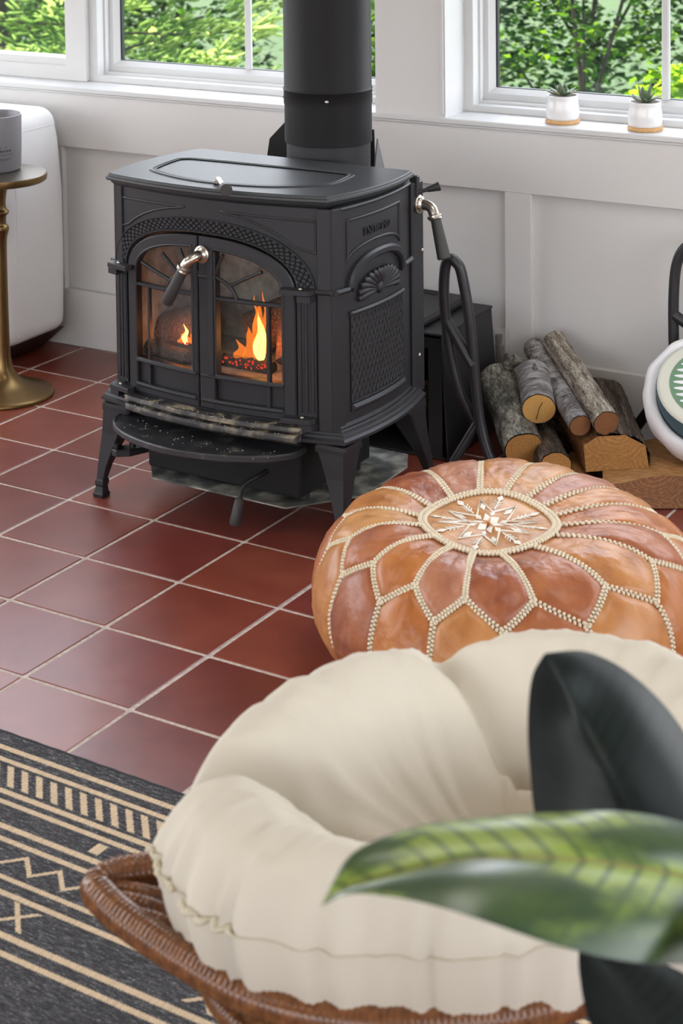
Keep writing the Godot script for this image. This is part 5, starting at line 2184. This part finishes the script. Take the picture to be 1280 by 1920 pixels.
# ------------------------------------------------------------------ wood box, tube stands, round cushion
func wood_box_and_stands() -> void:
	var B := thing("wood_box", "black metal firewood box with a lid behind the stove", "wood box", Vector3(0.36, 0, 0.15))
	var P := func(x: float, y: float, z: float) -> Vector3: return Vector3(x - 0.36, y, z - 0.15)
	var b := MB.new()
	var xl := 0.20
	# right side, back, left side, bottom as plates
	var side := func(bb: MB, x0: float, x1: float, t: float) -> void:
		var q := [P.call(x0 + 0.02, 0.002, 0.295), P.call(x0 + 0.02, 0.002, 0.05), P.call(x1, 0.248, 0.044), P.call(x1, 0.248, 0.282)]
		var r := []
		for p in q:
			r.append(p - Vector3(t, 0, 0))
		if t > 0:
			bb.quad(q[0], q[1], q[2], q[3])
			bb.quad(r[3], r[2], r[1], r[0])
			for k in 4:
				bb.quad(q[(k + 1) % 4], q[k], r[k], r[(k + 1) % 4])
		else:
			bb.quad(q[3], q[2], q[1], q[0])
			bb.quad(r[0], r[1], r[2], r[3])
			for k in 4:
				bb.quad(q[k], q[(k + 1) % 4], r[(k + 1) % 4], r[k])
	side.call(b, 0.452, 0.452, 0.003)
	side.call(b, xl - 0.02, xl, -0.003)
	b.box(P.call((xl + 0.452) / 2, 0.125, 0.046), Vector3(0.25, 0.246, 0.003))
	b.box(P.call((xl + 0.46) / 2, 0.004, 0.17), Vector3(0.27, 0.004, 0.24))
	b.box(P.call(0.440, 0.122, 0.286), Vector3(0.030, 0.24, 0.004))
	b.box(P.call(xl + 0.012, 0.122, 0.286), Vector3(0.030, 0.24, 0.004))
	b.box(P.call((xl + 0.452) / 2, 0.232, 0.284), Vector3(0.25, 0.022, 0.004))
	part("box_body", b, M.dark_steel, B)
	b = MB.new()
	b.box(P.call((xl + 0.454) / 2, 0.250, 0.163), Vector3(0.254, 0.006, 0.246), 0.002)
	b.box(P.call((xl + 0.405) / 2, 0.262, 0.160), Vector3(0.205, 0.018, 0.222), 0.006)
	part("lid", b, M.dark_steel, B)
	b = MB.new()
	b.box(P.call(0.318, 0.2715, 0.068), Vector3(0.05, 0.001, 0.03), 0.0003)
	part("lid_slot", b, M.void_black, B)
	# what lies inside
	rng.seed = 71
	var bag := thing("plastic_bag", "crumpled glossy black plastic bag inside the black wood box", "bag", Vector3(0.33, 0.007, 0.17))
	b = MB.new()
	var rows := []
	var f := FastNoiseLite.new()
	f.frequency = 1.0
	f.seed = 2
	for i in 26:
		var t := -PI / 2 + PI * i / 25.0
		var row := PackedVector3Array()
		for j in 40:
			var a := TAU * j / 40
			var d := Vector3(cos(t) * cos(a), sin(t), -cos(t) * sin(a))
			var k := 1.0 + 0.30 * absf(f.get_noise_3dv(d * 4.0)) - 0.1
			row.append(Vector3(d.x * 0.075 * k, 0.105 + d.y * 0.085 * k, d.z * 0.07 * k))
		rows.append(row)
	b.grid(rows, FLAT, true)
	part("bag_film", b, mat("black_plastic", C(18, 18, 19), 0.2), bag)
	log_thing("firewood_log", "brown log standing inside the black wood box beside the plastic bag", Vector3(0.392, 0.01, 0.262), Vector3(0.397, 0.14, 0.258), 0.017, "bark_brown", "cut_brown", 33, 0.2)
	# wrapped kindling behind the box
	var K := thing("kindling_bundle", "kindling sticks wrapped in clear film behind the black wood box", "kindling", Vector3(0.464, 0, 0.022))
	for k in 3:
		b = MB.new()
		rough_log(b, Vector3(-0.006 + 0.006 * k, 0.001, -0.004 + 0.006 * (k % 2)), Vector3(-0.008 + 0.006 * k, 0.185 - 0.02 * k, -0.006 + 0.006 * (k % 2)), 0.0075, 0.2, k + 50)
		part("stick", b, M.bark_brown, K)
	var film := mat("clear_film", Color(0.9, 0.9, 0.9, 0.12), 0.08)
	film.transparency = BaseMaterial3D.TRANSPARENCY_ALPHA
	b = MB.new()
	rows = []
	for i in 24:
		var row := PackedVector3Array()
		for j in 14:
			var a := TAU * j / 14
			var k := 1.0 + 0.25 * f.get_noise_3d(cos(a) * 2, i * 0.7, sin(a) * 2)
			row.append(Vector3(cos(a) * 0.016 * k, 0.002 + i * 0.0086, -sin(a) * 0.013 * k))
		rows.append(row)
	b.grid(rows, 0, true)
	part("film", b, film, K)
	# left stand
	var S := thing("tube_stand", "black bent tube stand between the stove and the firewood", "stand", Vector3(0.52, 0, 0.29))
	var L := func(a: Array) -> Array: return a.map(func(q): return Vector3(q[0] - 0.52, q[1], q[2] - 0.29))
	b = MB.new()
	b.tube(smooth(L.call([[0.525, 0.082, 0.277], [0.506, 0.115, 0.282], [0.495, 0.142, 0.288], [0.479, 0.205, 0.292], [0.470, 0.269, 0.294], [0.4665, 0.332, 0.298], [0.468, 0.375, 0.299], [0.4735, 0.402, 0.301], [0.484, 0.4125, 0.302], [0.495, 0.406, 0.301], [0.505, 0.387, 0.299], [0.518, 0.314, 0.297], [0.526, 0.24, 0.295], [0.5305, 0.166, 0.293], [0.539, 0.092, 0.291], [0.553, 0.045, 0.292], [0.570, 0.011, 0.296]]), 6), 0.0108, 12)
	part("bent_tube", b, M.tube_paint, S)
	b = MB.new()
	b.tube(PackedVector3Array(L.call([[0.4705, 0.284, 0.294], [0.528, 0.205, 0.298]])), 0.0108, 12)
	part("cross_tube", b, M.tube_paint, S)
	b = MB.new()
	b.tube(PackedVector3Array(L.call([[0.528, 0.086, 0.28], [0.484, 0.0015, 0.302]])), 0.0098, 12)
	part("foot_tube", b, M.tube_paint, S)
	# right stand
	S = thing("tube_stand", "black bent tube stand at the right edge holding the round cushion", "stand", Vector3(0.90, 0, 0.07))
	L = func(a: Array) -> Array: return a.map(func(q): return Vector3(q[0] - 0.90, q[1], q[2] - 0.07))
	b = MB.new()
	b.tube(smooth(L.call([[0.853, 0.06, 0.05], [0.852, 0.16, 0.052], [0.851, 0.239, 0.055], [0.851, 0.324, 0.055], [0.857, 0.389, 0.055], [0.875, 0.425, 0.055], [0.907, 0.440, 0.055], [0.945, 0.44, 0.055], [0.975, 0.425, 0.055], [0.993, 0.389, 0.055], [1.0, 0.324, 0.055], [1.0, 0.2, 0.055], [0.995, 0.011, 0.06]]), 6), 0.0108, 12)
	part("bent_tube", b, M.tube_paint, S)
	b = MB.new()
	b.tube(PackedVector3Array(L.call([[0.853, 0.289, 0.057], [0.998, 0.205, 0.06]])), 0.0108, 12)
	part("cross_tube", b, M.tube_paint, S)
	b = MB.new()
	b.tube(smooth(L.call([[0.874, 0.01, 0.075], [0.852, 0.07, 0.072], [0.832, 0.127, 0.07], [0.86, 0.15, 0.07], [0.94, 0.14, 0.075]]), 5), 0.0128, 12)
	b.tube(PackedVector3Array(L.call([[0.832, 0.129, 0.07], [0.805, 0.095, 0.066], [0.742, 0.0015, 0.06]])), 0.0108, 12)
	part("foot_tube", b, M.tube_paint, S)
	# round cushion and the white cloth round it
	var n := Vector3(0.171, 0.80, 0.575).normalized()
	var c := Vector3(0.966, 0.197, 0.175)
	var D := thing("round_cushion", "round cushion with a teal band and a cream top printed with a green fern", "cushion", c - Vector3(0, 0.12, 0))
	var X := Transform3D(turn_basis(n, Vector3.DOWN), Vector3(0, 0.12, 0))
	b = MB.new()
	b.lathe([Vector2(0.092, -0.052), Vector2(0.1, -0.046), Vector2(0.1035, -0.03), Vector2(0.1035, -0.01), Vector2(0.1015, -0.002)], 48, X, true, false)
	part("side_band", b, M.teal_band, D)
	b = MB.new()
	b.lathe([Vector2(0.1015, -0.002), Vector2(0.099, 0.001), Vector2(0.095, 0.003), Vector2(0.0, 0.0032)], 48, X, false, false)
	part("top_panel", b, mat("cream_print", C(226, 228, 214), 0.8), D)
	# printed fern: a green oval with pale leaflets
	b = MB.new()
	var oval := PackedVector2Array()
	for k in 40:
		oval.append(Vector2(0.078 * cos(TAU * k / 40), 0.078 * sin(TAU * k / 40)))
	b.flatpoly(oval, func(x, y, d): return X * Vector3(x, 0.0038, -y), 0.0)
	part("printed_oval", b, mat("fern_green", C(112, 148, 118), 0.8), D)
	b = MB.new()
	for s in [-1.0, 1.0]:
		for k in 9:
			var y := -0.056 + 0.014 * k
			var len := sqrt(maxf(0.0, 0.072 * 0.072 - y * y)) - 0.006
			var q := PackedVector2Array()
			for m in 14:
				var a := TAU * m / 14
				q.append(Vector2(0.005 + len / 2 + len / 2 * cos(a), y + 0.0046 * sin(a)) * Vector2(s, 1))
			b.flatpoly(MB.ccw(q), func(x, yy, d): return X * Vector3(x, 0.0043, -yy), 0.0)
	part("printed_leaflets", b, M.white_cloth, D)
	var Cl := thing("white_cloth", "white cloth bunched round the teal round cushion", "cloth", c - Vector3(0, 0.12, 0))
	b = MB.new()
	rows = []
	var wr := [[0.104, 0.0, 0.0], [0.112, 0.006, 0.0], [0.122, 0.004, 0.005], [0.129, -0.008, 0.007], [0.129, -0.024, 0.007], [0.122, -0.038, 0.006], [0.105, -0.046, 0.004], [0.07, -0.05, 0.002], [0.0, -0.052, 0.0]]
	var dn := (Vector3(0.1, -1, 0.2) - n * Vector3(0.1, -1, 0.2).dot(n)).normalized()
	var ad := atan2(-dn.dot(X.basis.z), dn.dot(X.basis.x))
	for m in wr.size():
		var q: Array = wr[m]
		var row := PackedVector3Array()
		for j in 96:
			var a := TAU * j / 96
			var drop := lerpf(-0.006, -0.052, 0.5 + 0.5 * cos(a - ad)) * (1.0 if m < 7 else 0.6)
			var k = 1.0 + q[2] * 2.2 * f.get_noise_2d(cos(a) * 2.5 + q[1] * 30.0, sin(a) * 2.5)
			row.append(X * Vector3(cos(a) * q[0] * k, q[1] + drop + q[2] * 0.5 * sin(a * 11.0 + q[0] * 70.0), -sin(a) * q[0] * k))
		rows.append(row)
	b.grid(rows, 0, true, true)
	part("cloth", b, M.white_cloth, Cl)


# ------------------------------------------------------------------ succulents on the stool board
func window_pots() -> void:
	for k in 2:
		var at := Vector3([0.5735, 0.756][k], 0.634, [-0.053, -0.047][k])
		var word: String = ["left", "right"][k]
		var Sa := thing("wooden_saucer", ["round light wooden saucer under the succulent farther from the muntin", "round light wooden saucer under the succulent beside the muntin"][k], "saucer", at, 0.0, "wooden saucers under the succulents")
		var b := MB.new()
		b.lathe([Vector2(0.033, 0.0), Vector2(0.0355, 0.001), Vector2(0.0362, 0.004), Vector2(0.0358, 0.0085), Vector2(0.0335, 0.009), Vector2(0.033, 0.005), Vector2(0.0, 0.005)], 40, Transform3D(), true, false)
		part("dish", b, M.bamboo, Sa)
		var T := thing("potted_succulent", ["small succulent in a white glazed pot farther from the muntin, with low leaves", "small succulent in a white glazed pot beside the muntin, with taller pointed leaves"][k], "plant", at + Vector3(0, 0.005, 0), 0.0, "succulents on the window stool")
		b = MB.new()
		var pf := []
		for p in smooth([Vector3(0.027, 0.0, 0), Vector3(0.0315, 0.002, 0), Vector3(0.0345, 0.012, 0), Vector3(0.0345, 0.026, 0), Vector3(0.0322, 0.042, 0), Vector3(0.0318, 0.052, 0), Vector3(0.0312, 0.0535, 0), Vector3(0.0298, 0.0525, 0), Vector3(0.0295, 0.044, 0)], 4):
			pf.append(Vector2(p.x, p.y))
		b.lathe(pf, 40, Transform3D(), true, false)
		part("pot", b, M.porcelain, T)
		b = MB.new()
		b.lathe([Vector2(0.0297, 0.046), Vector2(0.0, 0.048)], 24, Transform3D(), false, false)
		part("soil", b, M.soil, T)
		rng.seed = 5 + k
		var lv := []
		for i in 9:
			lv.append([TAU * i / 9 + rng.randf() * 0.3, rng.randf_range(0.12, 0.32), rng.randf_range(0.031, 0.038), "succulent_pale" if i % 3 == 0 else "succulent", 0.0515])
		for i in 6:
			lv.append([TAU * i / 6 + 0.4 + rng.randf() * 0.3, rng.randf_range(0.7, 1.05), [0.026, 0.034][k] * rng.randf_range(0.8, 1.15), "succulent", 0.05])
		lv.append([[2.8, 0.55][k], 1.2, [0.026, 0.047][k], "succulent", 0.05])
		for q in lv:
			b = MB.new()
			var d := Vector3(cos(q[0]) * cos(q[1]), sin(q[1]), -sin(q[0]) * cos(q[1]))
			var sd := Vector3(-sin(q[0]), 0, -cos(q[0]))
			var up := sd.cross(d) * -1.0
			if up.y < 0:
				up = -up
			var rows := []
			for i in 8:
				var t := i / 7.0
				var w := 0.0062 * pow(sin(PI * clampf(pow(t, 0.75) * 0.93 + 0.07, 0.0, 1.0)), 0.8) + 0.0003
				var c: Vector3 = Vector3(0, q[4], 0) + d * (0.003 + q[2] * t) + up * (0.006 * t * t)
				var row := PackedVector3Array()
				for j in 8:
					var a := TAU * j / 8
					row.append(c + sd * w * cos(a) + up * (w * 0.36 * sin(a) + w * 0.25 * cos(a) * cos(a)))
				rows.append(row)
			b.grid(rows, 0, true)
			part("leaf", b, M[q[3]], T)


# ------------------------------------------------------------------ outside
func leaf_mesh(l: float, w: float) -> ArrayMesh:
	var b := MB.new()
	var g := b.group()
	var p := [Vector3(0, 0, 0), Vector3(l * 0.35, 0.0, w), Vector3(l, -l * 0.12, 0), Vector3(l * 0.35, 0.0, -w), Vector3(l * 0.4, l * 0.07, 0)]
	b.tri(p[0], p[1], p[4], g)
	b.tri(p[1], p[2], p[4], g)
	b.tri(p[2], p[3], p[4], g)
	b.tri(p[3], p[0], p[4], g)
	return b.mesh()


func scatter(parent: Node3D, called: String, m: Mesh, mt: Material, xs: Array, cols: Array) -> void:
	var mm := MultiMesh.new()
	mm.transform_format = MultiMesh.TRANSFORM_3D
	mm.use_colors = true
	mm.mesh = m
	mm.instance_count = xs.size()
	for i in xs.size():
		mm.set_instance_transform(i, xs[i])
		mm.set_instance_color(i, cols[i])
	var o := MultiMeshInstance3D.new()
	o.name = called
	o.multimesh = mm
	o.material_override = mt
	o.set_meta("kind", "stuff")
	parent.add_child(o, true)


func foliage_mat(key: String, back: Color) -> StandardMaterial3D:
	var m := mat(key, Color.WHITE, 0.5)
	m.vertex_color_use_as_albedo = true
	m.vertex_color_is_srgb = true
	m.roughness = 0.75
	m.metallic_specular = 0.18
	m.backlight_enabled = true
	m.backlight = back * 0.7
	return m


func broad_tree(label: String, at: Vector3, clumps: Array, n: int, size: float, c0: Color, c1: Color, group := "") -> void:
	var T := thing("leafy_tree", label, "tree", at, 0.0, group)
	var b := MB.new()
	var top := 0.0
	for c in clumps:
		top = maxf(top, c[0].y)
	b.tube(smooth([Vector3(0, 0, 0), Vector3(0.04, top * 0.2, 0.03), Vector3(-0.03, top * 0.36, 0), Vector3(0.0, top * 0.5, 0.0)], 5), [0.026, 0.025, 0.024, 0.023, 0.022, 0.022, 0.021, 0.02, 0.019, 0.018, 0.017, 0.016, 0.014, 0.012, 0.01, 0.008], 8)
	for c in clumps:
		b.tube(PackedVector3Array([Vector3(0, minf(c[0].y, top) * 0.45, 0), c[0] * 0.6 + Vector3(0, c[0].y * 0.22, 0), c[0]]), [0.012, 0.009, 0.005], 6)
	part("trunk", b, M.bark_outside, T)
	var nz := FastNoiseLite.new()
	nz.seed = 21
	nz.frequency = 2.6
	nz.fractal_octaves = 2
	var xs := []
	var cols := []
	var vol := 0.0
	for c in clumps:
		vol += c[1] * c[1]
	for c in clumps:
		for i in int(n * c[1] * c[1] / vol):
			var d := Vector3(rng.randfn(), rng.randfn(), rng.randfn()).normalized() * pow(rng.randf(), 0.45)
			var p: Vector3 = c[0] + d * c[1] * Vector3(1, 0.8, 1)
			if nz.get_noise_3dv((p + at) * 1.0) < 0.02:
				continue
			var B := Basis.from_euler(Vector3(rng.randf_range(-0.6, 0.6), rng.randf() * TAU, rng.randf_range(-0.7, 0.4)))
			xs.append(Transform3D(B.scaled(Vector3.ONE * size * rng.randf_range(0.7, 1.3)), p))
			cols.append(c0.lerp(c1, pow(rng.randf(), 2.2)))
	scatter(T, "foliage", leaf_mesh(1.0, 0.4), M.leaf_out, xs, cols)


func outside() -> void:
	foliage_mat("leaf_out", Color(0.5, 0.6, 0.15))
	foliage_mat("needle_out", Color(0.25, 0.3, 0.1))
	mat("bark_outside", C(34, 31, 24), 0.95)
	var lawn := struct("ground", "green lawn outside below the windows")
	var b := MB.new()
	b.box(Vector3(-2, -1.25, -10.3), Vector3(40, 0.1, 20))
	part("lawn", b, tri_mat("lawn", noise_tex(95, 0.03, 4, [[0.0, C(30, 52, 12)], [1.0, C(58, 84, 24)]]), 0.9, Vector3(0.7, 0.7, 0.7)), lawn)
	rng.seed = 404
	# pale young spruce in the middle window
	spruce("light green spruce with pale young shoots outside the window behind the stovepipe", Vector3(-3.62, -1.2, -4.2), 3.4, 1.5, C(70, 104, 44), C(168, 190, 104))
	spruce("dull green spruce farther left, outside the far left window", Vector3(-5.5, -1.2, -5.6), 3.2, 1.3, C(52, 84, 36), C(118, 146, 66))
	var dk0 := C(20, 46, 6)
	var dk1 := C(72, 112, 16)
	var g := "dark trees far behind the windows"
	var xs := [-9.5, -7.4, -5.6, -3.9, -2.3, -0.9, 0.6, 2.2]
	for k in xs.size():
		var h := 1.0 + 0.3 * (k % 3)
		broad_tree("dense dark green tree in the row far behind the windows", Vector3(xs[k], -1.2, -7.6 - 0.7 * (k % 2)), [[Vector3(0, 1.0, 0), 0.95], [Vector3(-0.6, 1.7, 0.2), 0.8], [Vector3(0.65, 1.8, 0.1), 0.85], [Vector3(0, 2.4 + 0.2 * h, 0), 0.8], [Vector3(0.1, 0.45, 0.35), 0.7]], 17000, 0.065, dk0, dk1, g)
	broad_tree("leafy yellow green tree outside left of the post beside the stovepipe", Vector3(-2.15, -1.2, -4.4), [[Vector3(0, 1.4, 0), 0.42], [Vector3(0.2, 1.0, 0.1), 0.4], [Vector3(0.05, 1.95, 0), 0.4]], 7500, 0.042, C(34, 66, 6), C(112, 148, 20))
	broad_tree("leafy green tree outside the window above the succulents", Vector3(-1.35, -1.2, -5.0), [[Vector3(0.0, 1.6, 0), 0.45], [Vector3(-0.3, 1.2, 0.1), 0.4], [Vector3(0.35, 1.9, 0), 0.42], [Vector3(-0.15, 2.2, 0), 0.45], [Vector3(0.4, 1.25, -0.2), 0.3]], 5200, 0.042, C(20, 46, 4), C(112, 146, 20))
	broad_tree("bright yellow green bush outside by the muntin of the right window", Vector3(-0.40, -1.2, -3.7), [[Vector3(0.0, 1.2, 0), 0.3], [Vector3(0.25, 1.35, 0.1), 0.28], [Vector3(-0.1, 0.9, 0.1), 0.3]], 3600, 0.045, C(84, 126, 8), C(180, 198, 40))
	broad_tree("low light green bush outside below the left part of the right window", Vector3(-1.28, -1.2, -3.9), [[Vector3(0.0, 1.02, 0), 0.24], [Vector3(0.2, 0.92, 0.1), 0.2]], 1700, 0.04, C(80, 120, 18), C(170, 192, 60))


func spruce(label: String, at: Vector3, h: float, r: float, c0: Color, c1: Color) -> void:
	var T := thing("spruce_tree", label, "tree", at)
	var b := MB.new()
	b.tube(PackedVector3Array([Vector3(0, 0, 0), Vector3(0, h * 0.5, 0), Vector3(0, h, 0)]), [0.07, 0.045, 0.01], 8)
	var xs := []
	var cols := []
	for k in 92:
		var t := (k + 0.5) / 92.0
		var y := h * (0.04 + 0.94 * t)
		var len := r * (1.0 - t * 0.85) * rng.randf_range(0.8, 1.1)
		var a := k * 2.39996
		var d := Vector3(cos(a), rng.randf_range(0.05, 0.3), sin(a)).normalized()
		var path := PackedVector3Array()
		for i in 6:
			path.append(Vector3(0, y, 0) + d * len * i / 5.0 + Vector3(0, -0.12 * pow(i / 5.0, 1.5) * len + 0.1 * pow(i / 5.0, 3.0) * len, 0))
		b.tube(path, [0.008, 0.007, 0.006, 0.005, 0.004, 0.002], 5)
		var side := d.cross(Vector3.UP).normalized()
		for i in int(len * 115):
			var s := rng.randf_range(0.22, 1.0)
			var f := s * 5.0
			var p := path[int(minf(f, 4))].lerp(path[mini(int(f) + 1, 5)], f - int(minf(f, 4)))
			var sd := -1.0 if rng.randf() < 0.5 else 1.0
			var tw := (d * rng.randf_range(0.5, 1.0) + side * sd * rng.randf_range(0.2, 0.9) + Vector3(0, rng.randf_range(-0.3, 0.6), 0)).normalized()
			var l := rng.randf_range(0.05, 0.10)
			var q := p + side * sd * rng.randf() * 0.26 * len * (1.15 - s) + Vector3(0, rng.randf_range(-0.05, 0.06), 0)
			xs.append(Transform3D(turn_basis(tw).scaled_local(Vector3(0.65, l / 0.1, 0.65)), q))
			cols.append(c0.lerp(c1, clampf(pow(s, 1.5) * 0.9 + rng.randf_range(-0.4, 0.35), 0.0, 1.0)))
		xs.append(Transform3D(turn_basis(d).scaled_local(Vector3(1.0, 1.6, 1.0)), path[5] - d * 0.03))
		cols.append(c1)
	part("trunk", b, M.bark_outside, T)
	var m := MB.new()
	m.tube(PackedVector3Array([Vector3(0, 0, 0), Vector3(0, 0.02, 0), Vector3(0, 0.075, 0), Vector3(0, 0.1, 0)]), [0.006, 0.012, 0.0115, 0.003], 6)
	scatter(T, "needle_shoots", m.mesh(), M.needle_out, xs, cols)
